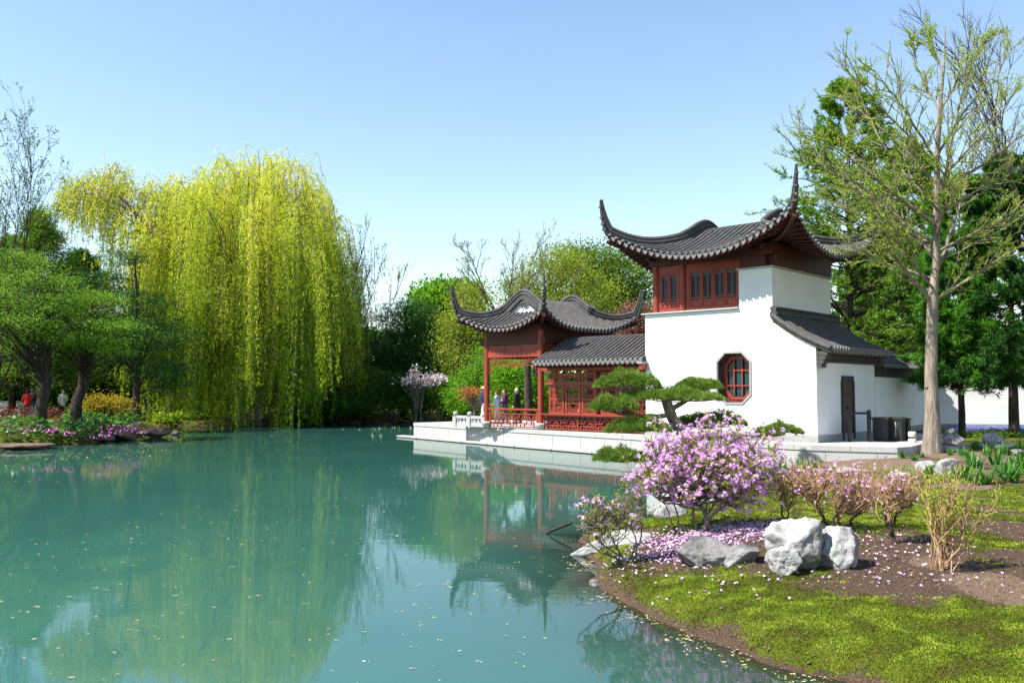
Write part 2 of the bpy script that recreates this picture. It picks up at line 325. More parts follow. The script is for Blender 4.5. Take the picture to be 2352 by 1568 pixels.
gy = axis([(-60, -8, 8), (-8, 5, 1), (5, 15, .075), (15, 30, .17), (30, 46, .6), (46, 64, .6), (64, 90, 2), (90, 300, 20), (300, 1500, 120)])
GX, GY = np.meshgrid(gx, gy); XY = np.c_[GX.ravel(), GY.ravel()]; Z = height(XY); nx, ny = len(gx), len(gy)
ii = (np.arange(ny - 1)[:, None] * nx + np.arange(nx - 1)).ravel(); GF = np.stack([ii, ii + 1, ii + nx + 1, ii + nx], 1)
g = MB().add(np.c_[XY, Z], GF, 0, True, mossmask(XY)).build('ground', M['ground']); tag(g, kind='structure')
tm = g.data.attributes.new('tanmask', 'FLOAT', 'POINT'); tm.data.foreach_set('value', np.clip(emask(XY, TAN), 0, 1).astype(np.float32))
# water sheet, with the true depth turned into murkiness
wx = axis([(-60, -24, 3), (-24, -1, 1.), (-1, 9, .12), (9, 16, .5)]); wy = axis([(-8, 5, 1), (5, 16, .12), (16, 32, .3), (32, 66, 1.)])
WX, WY = np.meshgrid(wx, wy); WXY = np.c_[WX.ravel(), WY.ravel()]; dep = np.maximum(0, -height(WXY))
ii = (np.arange(len(wy) - 1)[:, None] * len(wx) + np.arange(len(wx) - 1)).ravel()
wo = MB().add(np.c_[WXY, 0 * dep], np.stack([ii, ii + 1, ii + len(wx) + 1, ii + len(wx)], 1), 0, True,   .04 + .96 * (1 - np.exp(-dep * 1.7))).build('pond_water', M['water']); tag(wo, kind='structure')
# ------------------------------------------------------------------ curved tiled roofs
MOULD = [(-.10,-.08),(-.10,.07),(-.065,.09),(-.065,.14),(-.105,.15),(-.105,.21),(-.06,.23),(-.06,.28),(-.095,.29),(-.085,.35),(-.045,.385),(0,.395)]
MOULD = MOULD + [(-x, z) for x, z in MOULD[-2::-1]]
def sweep(mb, P, prof, scale=None, mi=0, upv=None):
    P = np.asarray(P, float); n = len(P); T = nrm(np.gradient(P, axis=0)); T2 = T.copy(); T2[:, 2] = 0
    bad = np.linalg.norm(T2, axis=1) < .15
    if bad.any():
        gi = np.where(~bad)[0]
        for i in np.where(bad)[0]: T2[i] = T2[gi[np.argmin(abs(gi - i))]]
    T2 = nrm(T2); S = np.stack([T2[:, 1], -T2[:, 0], 0 * T2[:, 0]], 1); U = nrm(np.cross(S, T)); k = len(prof)
    sc = np.ones(n) if scale is None else np.asarray(scale); pr = np.array(prof)
    V = P[:, None] + sc[:, None, None] * (pr[None, :, :1] * S[:, None] + pr[None, :, 1:] * U[:, None])
    Fq = [(i*k+j, i*k+(j+1) % k, (i+1)*k+(j+1) % k, (i+1)*k+j) for i in range(n-1) for j in range(k)]
    mb.add(V.reshape(-1, 3), Fq, mi, False); mb.poly(V[0][::-1], mi); mb.poly(V[-1], mi)
def disc_caps(tm, pts, out, r=.078, mi=1):       # round tile ends, facing outwards
    for p, o in zip(pts, out):
        o = nrm(np.array([o[0], o[1], -.12])); tm.tubes(np.array([p - o * .03, p + o * .025]), r, 10, mi, cap=True)
def drip(tm, p, q, o, mi=1):                     # drip tile hanging between two tile ends
    o = nrm(np.array([o[0], o[1], 0.])); c = (p + q) / 2 + o * .01; s = nrm(q - p) * min(.085, np.linalg.norm(q - p) * .38); z = np.array([0, 0, 1.])
    sh = [(-1, .0), (-.95, -.07), (-.45, -.105), (0, -.15), (.45, -.105), (.95, -.07), (1, 0)]
    a = [c + s * x + z * (y - .035) for x, y in sh]; b = [v + o * .02 for v in a]; n = len(a)
    tm.add(a + b, [(i, (i+1) % n, n + (i+1) % n, n + i) for i in range(n)], mi); tm.poly(a[::-1], mi); tm.poly(b, mi)
def xieshan(root, org, T, A, B, G, ze, s0, c2, L, E, rr, sp, horn, name='roof', orn=False):
    w = min(A, B) * 1.0; p = 2.05
    hh = lambda d: s0 * d + c2 * d * d
    off0 = B - math.sqrt(B * B + rr * rr) + rr
    def hf(d):
        dp = np.maximum(B - d, 0); dr = B - (np.sqrt(dp**2 + rr**2) - rr); return hh(dr) - hh(off0)
    def S(x, y, face):
        x = np.asarray(x, float); y = np.asarray(y, float); dx, dy = A - np.abs(x), B - np.abs(y); d, e = (dy, dx) if face == 'f' else (dx, dy)
        k = np.clip(1 - e / w, 0, 1) ** p * np.clip(1 - d / w, 0, 1) ** p
        z = ze + hf(d) + L * k
        return np.stack([x + np.sign(x) * E * k, y + np.sign(y) * E * k, z], -1)
    mbr = MB(); mso = MB(); J = A - G
    def put(mb, P, f, mi=0, smooth=True): mb.add(T(P.reshape(-1, 3)), f, mi, smooth)
    tops = []
    def sheet(fn, us, vs, dz, mb, mi, flip=False):
        U, Vv = np.meshgrid(us, vs); P = fn(U, Vv); P = P + np.array([0, 0, dz]); n, m = len(us), len(vs)
        i = (np.arange(m - 1)[:, None] * n + np.arange(n - 1)).ravel(); f = np.stack([i, i + 1, i + n + 1, i + n], 1)
        put(mb, P, f[:, ::-1] if flip else f, mi); return P
    us = np.linspace(-1, 1, 41)
    for sg in (-1, 1):
        # front / back slope: t = distance in from eave; the width follows the hip until the gable
        fnf = lambda U, t: S(U * (A - np.minimum(t, J)), sg * (B - t), 'f')
        fns = lambda U, t: S(sg * (A - t), U * (B - t), 's')
        tf = np.concatenate([np.linspace(0, J, 10), np.linspace(J, B, 10)[1:]]); ts = np.linspace(0, J, 10)
        for fn, tv in ((fnf, tf), (fns, ts)):
            P = sheet(fn, us, tv, 0, mbr, 0, sg < 0); Q = sheet(fn, us, tv, -.15, mso, 0, sg > 0)
            e0, e1 = P[0], Q[0]; n = len(e0); put(mso, np.concatenate([e0, e1]), [(i, i + 1, n + i + 1, n + i) for i in range(n - 1)], 0, False)
        # gable wall
        yy = np.linspace(-(B - J), B - J, 21); top = S(np.full(21, sg * (G - .06)), yy, 'f'); zb = S(np.array([sg * G]), np.array([0.]), 's')[0, 2] - .05
        bot = top.copy(); bot[:, 2] = zb; gb = MB(); V = np.concatenate([bot, top]); put(gb, V, [(i, i + 1, 22 + i, 21 + i) for i in range(20)], 0, False)
        V2 = V - np.array([sg * .1, 0, 0]); put(gb, V2, [(i, i + 1, 22 + i, 21 + i) for i in range(20)], 0, False)
        gb.build('gable_wall', M['white'], root, org)
        if orn and sg < 0:
            om = MB(); c = np.array([sg * (G + .0), .0, zb + .36])
            for k in range(26):
                a = rng.uniform(-1, 1); yk = a * .22; zk = rng.uniform(-.06, .12 * (1 - abs(a)) + .02); r_ = rng.uniform(.02, .04)
                P = c + np.array([0, yk, zk]); om.lathe([(0, -r_), (r_, -r_ * .5), (r_, r_ * .5), (0, r_)], T(P[None])[0], 7, 0, 1, 1)
            om.build('gable_ornament', M['tile'], root, org)
    # tile rows
    tm = mbr
    def rows(fn, ext, lim, J0, face, sg):
        nrow = int(round(2 * ext / sp)); xs = (np.arange(nrow) + .5) / nrow * 2 * ext - ext; lines = []
        for x in xs:
            tmax = min(lim, ext - abs(x)) if not (face == 'f' and abs(x) <= G) else B
            tmax = max(tmax - .05, .12); tt = np.linspace(-.03, tmax, 12); lines.append(fn(np.full(12, x), tt))
        Pl = T(np.array(lines).reshape(-1, 3)).reshape(nrow, 12, 3) + np.array([0, 0, .03]); tm.tubes(Pl, .066, 8, 0, cap=False)
        outd = Pl[:, 0] - Pl[:, 1]; disc_caps(tm, Pl[:, 0], outd)
        for i in range(nrow - 1): drip(tm, Pl[i, 0], Pl[i + 1, 0], outd[i])
        # rafters under the eave
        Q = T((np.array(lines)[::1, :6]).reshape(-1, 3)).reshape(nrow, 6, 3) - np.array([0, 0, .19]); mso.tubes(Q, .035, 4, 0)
    for sg in (-1, 1):
        rows(lambda x, t: S(x, sg * (B - t), 'f'), A, J, 0, 'f', sg)
        rows(lambda y, t: S(sg * (A - t), y, 's'), B, J, 0, 's', sg)
    ro = mbr.build(name, [M['tile'], M['cap']], root, org)
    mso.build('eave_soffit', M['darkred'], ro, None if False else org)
    # gable ridges running on into the hip ridges and their upturned horns
    for sx in (-1, 1):
        half = []
        dj = np.linspace(J, 0, 14); hip = S(sx * (A - dj), -(B - dj), 'f')
        q = np.array([sx * .7071, -.7071]); P0h = hip[-1]; u = np.linspace(0, 1, 12)[1:]
        slope = (hip[-1, 2] - hip[-2, 2]) / np.linalg.norm(hip[-1, :2] - hip[-2, :2]); out = horn[0]
        ho = np.stack([P0h[0] + q[0] * out * (1 - (1 - u)**1.7), P0h[1] + q[1] * out * (1 - (1 - u)**1.7), P0h[2] + horn[1] * u**1.25 + slope * out * .3 * u], -1)
        yg = np.linspace(0, -(B - J), 12); gab = S(np.full(12, sx * G), yg, 'f') + np.array([0, 0, .05])
        half = np.concatenate([gab, hip[1:], ho]); sc = np.concatenate([np.ones(12), np.linspace(1, .84, 13), np.linspace(.82, .26, 11)])
        mir = half.copy(); mir[:, 1] *= -1; path = np.concatenate([mir[::-1][:-1], half]); scl = np.concatenate([sc[::-1][:-1], sc])
        rm = MB(); sweep(rm, T(path), MOULD, scl)
        # small stepped blocks along the underside of the horns
        for s2 in (-1, 1):
            hp = ho.copy(); hp[:, 1] *= s2
            for u_ in (1, 3, 5, 8):
                c = T(hp[u_][None])[0]; r_ = .10 - .006 * u_; rm.box(c[0]-r_, c[0]+r_, c[1]-r_, c[1]+r_, c[2]-.03, c[2]+.03)
        rm.build('ridge', M['ridge'], ro, org)
    # hip beams under the corners
    for sx in (-1, 1):
        for sy in (-1, 1):
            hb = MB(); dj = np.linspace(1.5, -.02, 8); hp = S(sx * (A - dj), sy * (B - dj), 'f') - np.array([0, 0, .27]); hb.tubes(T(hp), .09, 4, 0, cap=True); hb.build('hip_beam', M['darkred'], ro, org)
    return ro
# ------------------------------------------------------------------ the white tower
org = np.array([-3.2, 2.3, .76]); tower = empty('white_tower', bw(*org), BROT, 'two-storey white plastered tower with red upper windows and upturned grey tiled roof', 'building')
def wall2d(mb, polys, loops, y0, y1):
    for pl in polys:
        mb.poly([(x, y0, z) for x, z in pl]); mb.poly([(x, y1, z) for x, z in pl][::-1])
    for lp in loops:
        n = len(lp)
        for i in range(n):
            a, b = lp[i], lp[(i + 1) % n]; mb.poly([(a[0], y0, a[1]), (a[0], y1, a[1]), (b[0], y1, b[1]), (b[0], y0, b[1])])
hx0, hx1, hz0, hz1, hc = -3.50, -2.28, 1.98, 3.66, .30
OCT = [(hx0 + hc, hz0), (hx1 - hc, hz0), (hx1, hz0 + hc), (hx1, hz1 - hc), (hx1 - hc, hz1), (hx0 + hc, hz1), (hx0, hz1 - hc), (hx0, hz0 + hc)]
SLP = [(0, 3.80), (-.35, 3.95), (-.7, 4.14), (-1.1, 4.40), (-1.45, 4.64)]
zb = .98
polys = [[(-6.45, zb), (hx0, zb), (hx0, 5.15), (-6.45, 5.15)], [(hx0, zb), (hx1, zb), (hx1, hz0), (hx0, hz0)], [(hx0, hz1), (hx1, hz1), (hx1, 5.15), (hx0, 5.15)],
         [(hx1, zb), (-1.45, zb), (-1.45, 5.15), (hx1, 5.15)], [(-2.65, 5.15), (-1.45, 5.15), (-1.45, 6.45), (-2.65, 6.45)], [(-1.45, zb), (0, zb)] + SLP,
         [(hx0, hz0), (hx0 + hc, hz0), (hx0, hz0 + hc)], [(hx1 - hc, hz0), (hx1, hz0), (hx1, hz0 + hc)], [(hx0, hz1 - hc), (hx0 + hc, hz1), (hx0, hz1)], [(hx1, hz1 - hc), (hx1, hz1), (hx1 - hc, hz1)]]
out = [(-6.45, zb), (0, zb)] + SLP + [(-1.45, 6.45), (-2.65, 6.45), (-2.65, 5.15), (-6.45, 5.15)]
mb = MB(); wall2d(mb, polys, [out, OCT], 0, .4)
mb.box(-.4, 0, .4, 4.84, .76, 3.62)                                  # side wall
mb.box(-1.75, -1.452, .4, 4.65, 4.3, 6.45); mb.box(-6.45, -6.1, .4, 4.65, .76, 5.15); mb.box(-6.45, -.4, 4.45, 4.84, .76, 3.6); mb.box(-6.1, -1.75, 4.3, 4.65, 3.6, 6.45)
mb.box(-6.1, -1.75, .4, 4.3, 5.0, 5.1); mb.build('wall', M['white'], tower, org)
mb = MB(); mb.box(-6.48, .035, -.035, .4, .70, .98); mb.box(-.3, .035, .4, 4.86, .70, .98); mb.build('plinth', M['plinth'], tower, org)
mb = MB(); mb.box(-6.56, -2.655, -.10, .22, 5.155, 5.205); mb.box(-2.73, -1.38, -.07, .42, 6.455, 6.50); mb.box(-1.80, -1.38, .42, 4.72, 6.455, 6.50); mb.build('coping', M['granite'], tower, org)
# octagonal window
def octs(s, dx=0): cx, cz = (hx0 + hx1) / 2, (hz0 + hz1) / 2; return [(cx + (x - cx) * s + dx, cz + (z - cz) * s) for x, z in OCT]
def ring(mb, a, b, y0, y1, mi=0):
    n = len(a)
    for i in range(n):
        j = (i + 1) % n; mb.hexa([(a[i][0], y0, a[i][1]), (a[j][0], y0, a[j][1]), (a[j][0], y1, a[j][1]), (a[i][0], y1, a[i][1])], [(b[i][0], y0, b[i][1]), (b[j][0], y0, b[j][1]), (b[j][0], y1, b[j][1]), (b[i][0], y1, b[i][1])], mi)
def grow(pl, d):
    cx, cz = (hx0 + hx1) / 2, (hz0 + hz1) / 2; return [(cx + (x - cx) * (1 + d / .61), cz + (z - cz) * (1 + d / .84)) for x, z in pl]
mb = MB(); ring(mb, grow(OCT, -.012), grow(OCT, .05), -.035, .06); win = mb.build('octagonal_window', M['plinth'], tower, org)
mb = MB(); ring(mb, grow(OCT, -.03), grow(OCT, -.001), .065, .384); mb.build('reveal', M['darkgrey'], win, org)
mb = MB(); ring(mb, grow(OCT, -.20), grow(OCT, -.10), .30, .37); ring(mb, grow(OCT, -.055), grow(OCT, -.032), .30, .36)
cx, cz = (hx0 + hx1) / 2, (hz0 + hz1) / 2
for k in (-1, 1): mb.box(cx + k * .15 - .02, cx + k * .15 + .02, .305, .355, hz0 + .26, hz1 - .2); mb.box(cx - .44, cx + .44, .31, .35, cz + k * .26 - .02, cz + k * .26 + .02)
for i, (p, q) in enumerate(zip(grow(OCT, -.10), grow(OCT, -.03))):
    p2, q2 = grow(OCT, -.10)[(i + 1) % 8], grow(OCT, -.03)[(i + 1) % 8]
    for f in (0, .33, .66):
        a = np.array(p) * (1 - f) + np.array(p2) * f; b = np.array(q) * (1 - f) + np.array(q2) * f; mb.tubes([(a[0], .33, a[1]), (b[0], .33, b[1])], .016, 4, 0, cap=True)
    a = (np.array(p) + q) / 2; b = (np.array(p2) + q2) / 2; mb.tubes([(a[0], .33, a[1]), (a[0] * .6 + b[0] * .4, .33, a[1] * .6 + b[1] * .4)], .012, 4)
mb.build('lattice', M['red'], win, org)
mb = MB(); mb.add([(x, .385, z) for x, z in octs(1.0)], [list(range(8))]); mb.build('pane', M['glass'], win, org)
# upper red window band
mb = MB()
for x, r in ((-6.1, .13), (-4.97, .135), ): mb.lathe([(r, 5.2), (r, 6.9)], (x, .22, 0), 18)
mb.box(-2.80, -2.66, .12, .34, 5.21, 6.9); mb.box(-4.82, -4.70, .2, .34, 5.21, 6.9); mb.box(-5.99, -5.9, .2, .34, 5.21, 6.9); mb.box(-5.2, -5.12, .2, .34, 5.21, 6.9); mb.box(-6.3, -6.15, .3, 4.5, 5.21, 6.9)
mb.box(-5.9, -5.2, .16, .36, 5.21, 5.30); mb.box(-4.70, -2.80, .16, .36, 5.21, 5.30); mb.box(-5.9, -5.2, .2, .34, 6.62, 6.9); mb.box(-4.70, -2.80, .2, .34, 6.62, 6.9)
mb.build('window_post', M['red'], tower, org)
mb = MB(); mb.box(-6.28, -1.42, .02, .30, 6.9, 7.30); mb.box(-6.28, -6.0, .30, 4.7, 6.9, 7.3); mb.box(-1.72, -1.42, .30, 4.7, 6.51, 7.3); mb.box(-2.64, -1.72, .05, .3, 6.51, 6.9); mb.box(-6.0, -1.72, 4.4, 4.7, 6.9, 7.3); mb.box(-6.0, -1.72, .3, 4.4, 7.2, 7.26)
for x in np.linspace(-6.1, -1.6, 9): mb.box(x - .07, x + .07, -.35, .02, 7.08, 7.2)
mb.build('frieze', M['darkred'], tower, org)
for x0, x1 in ((-5.9, -5.55), (-5.55, -5.2), (-4.70, -4.225), (-4.225, -3.75), (-3.75, -3.275), (-3.275, -2.80)):
    mb = MB(); a, b = x0 + .012, x1 - .012; w = b - a; y0, y1 = .21, .27
    mb.box(a, a + .05, y0, y1, 5.305, 6.61); mb.box(b - .05, b, y0, y1, 5.305, 6.61); mb.box(a + .05, b - .05, y0, y1, 5.305, 5.345); mb.box(a + .05, b - .05, y0, y1, 5.53, 5.575); mb.box(a + .05, b - .05, y0, y1, 6.56, 6.61)
    mb.box(a + .05, b - .05, y0 + .03, y1, 5.345, 5.53); mb.box(a + .09, b - .09, y0 + .015, y0 + .03, 5.38, 5.495)
    mb.box(a + .05, b - .05, y0 + .01, y0 + .04, 5.66, 5.685); c = (a + b) / 2; lat = MB()
    for k in (-1, 1):
        lat.box(c + k * .075 - .013, c + k * .075 + .013, y0 + .01, y0 + .04, 5.685, 6.45); mb.tubes([(c + k * .03, y0 + .025, 5.62), (c + k * (w / 2 - .05), y0 + .025, 5.67)], .012, 4); mb.tubes([(c + k * .03, y0 + .025, 5.62), (c + k * (w / 2 - .05), y0 + .025, 5.58)], .012, 4)
        lat.box(c + k * (w / 4 + .03) - .014, c + k * (w / 4 + .03) + .014, y0 + .01, y0 + .035, 5.685, 6.45)
        for zz in (5.75, 5.85, 5.95, 6.05, 6.15, 6.25, 6.35): lat.box(min(c + k * .10, c + k * (w / 2 - .05)), max(c + k * .10, c + k * (w / 2 - .05)), y0 + .012, y0 + .033, zz - .014, zz + .014)
    mb.box(a + .05, b - .05, y0 + .01, y0 + .04, 6.45, 6.475); mb.lathe([(.03, -.012), (.045, 0), (.03, .012)], (c, y0 + .025, 5.62), 10)
    wo_ = mb.build('window', M['red'], tower, org); lat.build('lattice', M['darkred'], wo_, org); MB().box(a + .05, b - .05, .245, .262, 5.576, 6.558).build('pane', M['glass'], wo_, org)  # lattice bars use the red darkened for shade, frames the plain red
# main roof
TW = lambda P: np.asarray(P) + np.array([-3.64, 2.22, 0]); 
xieshan(tower, org, TW, 3.32, 3.2, 1.47, 7.0, .28, .062, 1.08, .26, .55, .228, (.26, 1.22))
# lean-to roof over the side
PR = np.array([(.50, 3.70), (.25, 3.80), (0, 3.91), (-.35, 4.08), (-.7, 4.29), (-1.1, 4.57), (-1.45, 4.84)])
mb = MB(); ys = np.arange(.06, 5.15, .225); n = len(PR)
V = [(x, y, z) for y in (-.06, 5.2) for x, z in PR]; mb.add(V, [(i, i + 1, n + i + 1, n + i) for i in range(n - 1)])
V = [(x, y, z - .12) for y in (-.06, 5.2) for x, z in PR]; mb.add(V, [(i, i + 1, n + i + 1, n + i)[::-1] for i in range(n - 1)])
for y in (-.06, 5.2): mb.add([(x, y, z) for x, z in PR] + [(x, y, z - .12) for x, z in PR], [(i, i + 1, n + i + 1, n + i) for i in range(n - 1)])
mb.box(.47, .5, -.06, 5.2, 3.575, 3.695)
Pl = np.array([[(x, y, z + .03) for x, z in PR] for y in ys]); mb.tubes(Pl, .066, 8, 0); disc_caps(mb, Pl[:, 0], np.tile([1., 0, 0], (len(ys), 1)))
for i in range(len(ys) - 1): drip(mb, Pl[i, 0], Pl[i + 1, 0], np.array([1., 0, 0]))
mb.tubes(np.array([(x, -.05, z + .03) for x, z in PR]), .085, 8, 0)
lr = mb.build('side_roof', [M['tile'], M['cap']], tower, org)
mb = MB(); prof = [(-.02, 0), (-.02, .10), (-.06, .12), (-.06, .2), (-.02, .22), (-.02, .29), (-.05, .31), (-.04, .38), (.05, .42), (.16, .40), (.19, .34), (.15, .30), (.15, .24), (.2, .21), (.2, .14), (.16, .12), (.16, -.05)]
mb.prism(prof, lambda x, z: (-1.45 + x, -.08, 4.74 + z), lambda x, z: (-1.45 + x, 5.0, 4.74 + z)); mb.build('ridge', M['ridge'], lr, org)
mb = MB()
for k in range(4): mb.box(.0 + .003, .16 + .07 * k, .02 - .01 * k, .4, 3.12 + .13 * k, 3.248 + .13 * k)
mb.build('corbel', M['ridge'], tower, org)
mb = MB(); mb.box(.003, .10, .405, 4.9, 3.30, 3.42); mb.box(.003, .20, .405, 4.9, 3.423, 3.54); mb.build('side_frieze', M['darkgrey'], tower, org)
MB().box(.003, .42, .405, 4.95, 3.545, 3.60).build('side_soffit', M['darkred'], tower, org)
mb = MB(); mb.box(.003, .07, 1.86, 1.98, .77, 2.72); mb.box(.003, .07, 2.76, 2.88, .77, 2.72); mb.box(.003, .07, 1.92, 2.82, 2.723, 2.88); dr = mb.build('door_frame', M['darkgrey'], tower, org)
mb = MB(); mb.box(.004, .03, 1.98, 2.365, .78, 2.72); mb.box(.004, .03, 2.375, 2.76, .78, 2.72); dl = mb.build('door', M['darkwood'], tower, org)
mb = MB(); mb.box(.031, .045, 2.24, 2.50, 1.78, 1.86); mb.box(.031, .045, 2.28, 2.46, 1.74, 1.90); mb.lathe([(.0, -.05), (.05, -.02), (.05, .02), (0, .05)], (.05, 2.3, 1.82), 10); mb.build('handle', M['black'], dl, org); mb = MB(); mb.box(.031, .042, 2.1, 2.2, 2.22, 2.26); mb.box(.0315, .0425, 2.135, 2.165, 2.12, 2.34); mb.build('lock_plate', M['black'], dl, org)
# ------------------------------------------------------------------ gallery between tower and pavilion
def meander(mb, x0, x1, z0, z1, y, b=.022, cells=7, rows_=5, sd=0):
    w = (x1 - x0) / cells; h = (z1 - z0) / rows_; y0, y1 = y - .022, y + .022
    H = lambda xa, xb, z: mb.box(xa, xb, y0 + .003, y1 - .003, z - b, z + b); V = lambda x, za, zb_: mb.box(x - b, x + b, y0, y1, za, zb_)
    X = lambda i: x0 + i * w; Zr = lambda j: z0 + j * h
    for i in range(cells + 1):
        if i % 7 == 0: V(X(i), z0, z1)
    for c in range(0, cells, 7):
        for (i0, i1, j) in [(0,1.5,3.4),(1,2,4.2),(0,2.6,2.4),(1,3.4,1.4),(0,1.4,.8),(2.4,4.6,3.4),(3,5,4.2),(2.2,4,.8),(4,6,2.4),(5,7,3.4),(3.4,5.4,1.4),(5.6,7,1.4),(4.6,6.2,.8),(6,7,4.2)]:
            if c + i0 < cells: H(X(c + i0), X(min(c + i1, cells)), Zr(j))
        for (i, j0, j1) in [(1,3.4,4.2),(2,3.4,5),(1,0,1.4),(2.6,2.4,3.4),(3.4,0,1.4),(3,3.4,4.2),(4,.8,2.4),(4,4.2,5),(5,2.4,4.2),(6,3.4,5),(5.4,.8,2.4),(6.2,0,1.4),(6,1.4,2.4),(2.2,0,.8),(1.5,2.4,3.4)]:
            if c + i <= cells: V(X(c + i), Zr(j0), Zr(j1))
def key_panel(mb, x0, x1, z0, z1, y):             # lattice panel with a plain rectangle in the middle
    b = .011; cx, cz = (x0 + x1) / 2, (z0 + z1) / 2; w, h = (x1 - x0) / 2, (z1 - z0) / 2; y0, y1 = y - .012, y + .012
    H = lambda xa, xb, z: mb.box(min(xa, xb), max(xa, xb), y0 + .002, y1 - .002, z - b, z + b); V = lambda x, za, zb_: mb.box(x - b, x + b, y0, y1, min(za, zb_), max(za, zb_))
    iw, ih = w * .50, h * .42
    for s in (-1, 1): H(cx - iw, cx + iw, cz + s * ih); V(cx + s * iw, cz - ih, cz + ih)
    for sx in (-1, 1):
        for sz in (-1, 1):
            q = lambda u: cx + sx * w * u; r = lambda v: cz + sz * h * v
            H(q(.5), q(.75), r(.42)); V(q(.75), r(.42), r(.2)); H(q(.75), q(1), r(.2)); V(q(.62), r(.42), r(.7)); H(q(.62), q(.82), r(.7)); V(q(.82), r(.7), r(.45)); H(q(.82), q(1), r(.5)); V(q(.3), r(.42), r(.72)); H(q(.3), q(.5), r(.72)); V(q(.5), r(.72), r(1)); H(q(0), q(.3), r(.6)); V(q(.12), r(.6), r(.85)); H(q(.12), q(.36), r(.85)); H(q(.62), q(1), r(.85)); V(q(.7), r(.85), r(1))
org = np.array([-9.2, 2.1, .76]); gal = empty('covered_gallery', bw(*org), BROT, 'low grey tiled gallery with red lattice screens joining white tower to pavilion', 'gallery')
gx0, gx1 = -11.78, -6.47
def gp_(d): dp = abs(d); return 3.50 + .43 * (2.35 - (math.sqrt(dp * dp + .4 * .4) - .4)) + .035 * (2.35 - dp)**2
dd = np.linspace(-2.35, 2.35, 25); PRF = np.array([(2.1 + d, gp_(d)) for d in dd]); PRF[:, 1] += 3.50 - PRF[0, 1]
mb = MB(); n = len(PRF)
mb.add([(x, y, z) for x in (gx0, gx1) for y, z in PRF], [(i, i + 1, n + i + 1, n + i)[::-1] for i in range(n - 1)])
sf = MB(); sf.add([(x, y, z - .13) for x in (gx0, gx1) for y, z in PRF], [(i, i + 1, n + i + 1, n + i) for i in range(n - 1)])
for x in (gx0, gx1): mb.add([(x, y, z) for y, z in PRF] + [(x, y, z - .13) for y, z in PRF], [(i, i + 1, n + i + 1, n + i) for i in range(n - 1)])
for s in (0, -1): sf.box(gx0, gx1, PRF[s][0] - .012, PRF[s][0] + .012, PRF[s][1] - .13, PRF[s][1] - .012)
xs = np.arange(gx0 + .09, gx1, .226); Pl = np.array([[(x, y, z + .03) for y, z in PRF] for x in xs]); mb.tubes(Pl, .066, 8)
for e, dv in ((0, -1.), (-1, 1.)):
    disc_caps(mb, Pl[:, e], np.tile([0, dv, 0], (len(xs), 1)))
    for i in range(len(xs) - 1): drip(mb, Pl[i, e], Pl[i + 1, e], np.array([0, dv, 0]))
for x in np.arange(gx0 + .15, gx1, .3): sf.box(x - .03, x + .03, -.22, .9, 3.30, 3.37)
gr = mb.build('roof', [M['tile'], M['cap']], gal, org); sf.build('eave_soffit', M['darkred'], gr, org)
mb = MB(); mb.box(gx1 - .06, gx1 + .14, -.42, -.02, 3.36, 3.44); mb.build('eave_bracket', M['plinth'], gal, org)
mb = MB(); mb.box(gx1 - .03, gx1 + .10, -.36, -.03, 3.14, 3.355); mb.box(-12.0, gx1, .52, .68, 3.18, 3.42); mb.box(-11.9, gx1, .66, .82, 2.62, 2.72); mb.box(-11.9, gx1, 3.52, 3.68, 3.1, 3.42); mb.build('beam', M['red'], gal, org)
for x in (-9.32, -6.56): MB().lathe([(.09, .76), (.09, 3.3)], (x, .74, 0), 14).build('column', M['red'], gal, org)
mb = MB(); mb.box(-12.0, gx1, .42, .86, 1.39, 1.44); mb.build('bench_seat', M['red'], gal, org)
mb = MB(); mb.box(-11.86, gx1 - .02, .57, .63, .80, .84); mb.box(-11.86, gx1 - .02, .57, .63, 1.32, 1.388); mb.box(-11.9, -11.84, .56, .64, .76, 1.388); mb.box(-6.55, gx1 - .004, .56, .64, .76, 1.388)
for x in (-10.1, -8.3): mb.box(x - .03, x + .03, .56, .64, .76, 1.388)
for a, b in ((-11.84, -10.13), (-10.07, -8.33), (-8.27, -6.55)): meander(mb, a, b, .84, 1.32, .6, .0145, 14)
mb.build('railing', M['red'], gal, org)
for k in range(6):
    a = -11.74 + k * .86 + (.10 if k > 2 else 0); b = a + .80; mb = MB(); y = .76
    for x in (a, b - .09): mb.box(x, x + .09, y - .03, y + .03, 1.445, 3.10)
    for z0, z1 in ((1.445, 1.51), (1.99, 2.07), (2.55, 2.62), (3.02, 3.10)): mb.box(a + .09, b - .09, y - .029, y + .029, z0, z1)
    key_panel(mb, a + .09, b - .09, 1.51, 1.99, y); key_panel(mb, a + .09, b - .09, 2.07, 2.55, y); key_panel(mb, a + .09, b - .09, 2.62, 3.02, y)
    mb.build('lattice_screen', M['red'], gal, org)
MB().box(-11.86, gx1 - .02, .72, .74, .765, 1.385).build('shade_backing', M['darkred'], gal, org)  # dark sheet added to stand in for the shade behind the railing
mb = MB(); mb.box(-11.9, gx1, 3.5, 3.6, .76, 3.2); mb.build('back_wall', M['darkred'], gal, org)
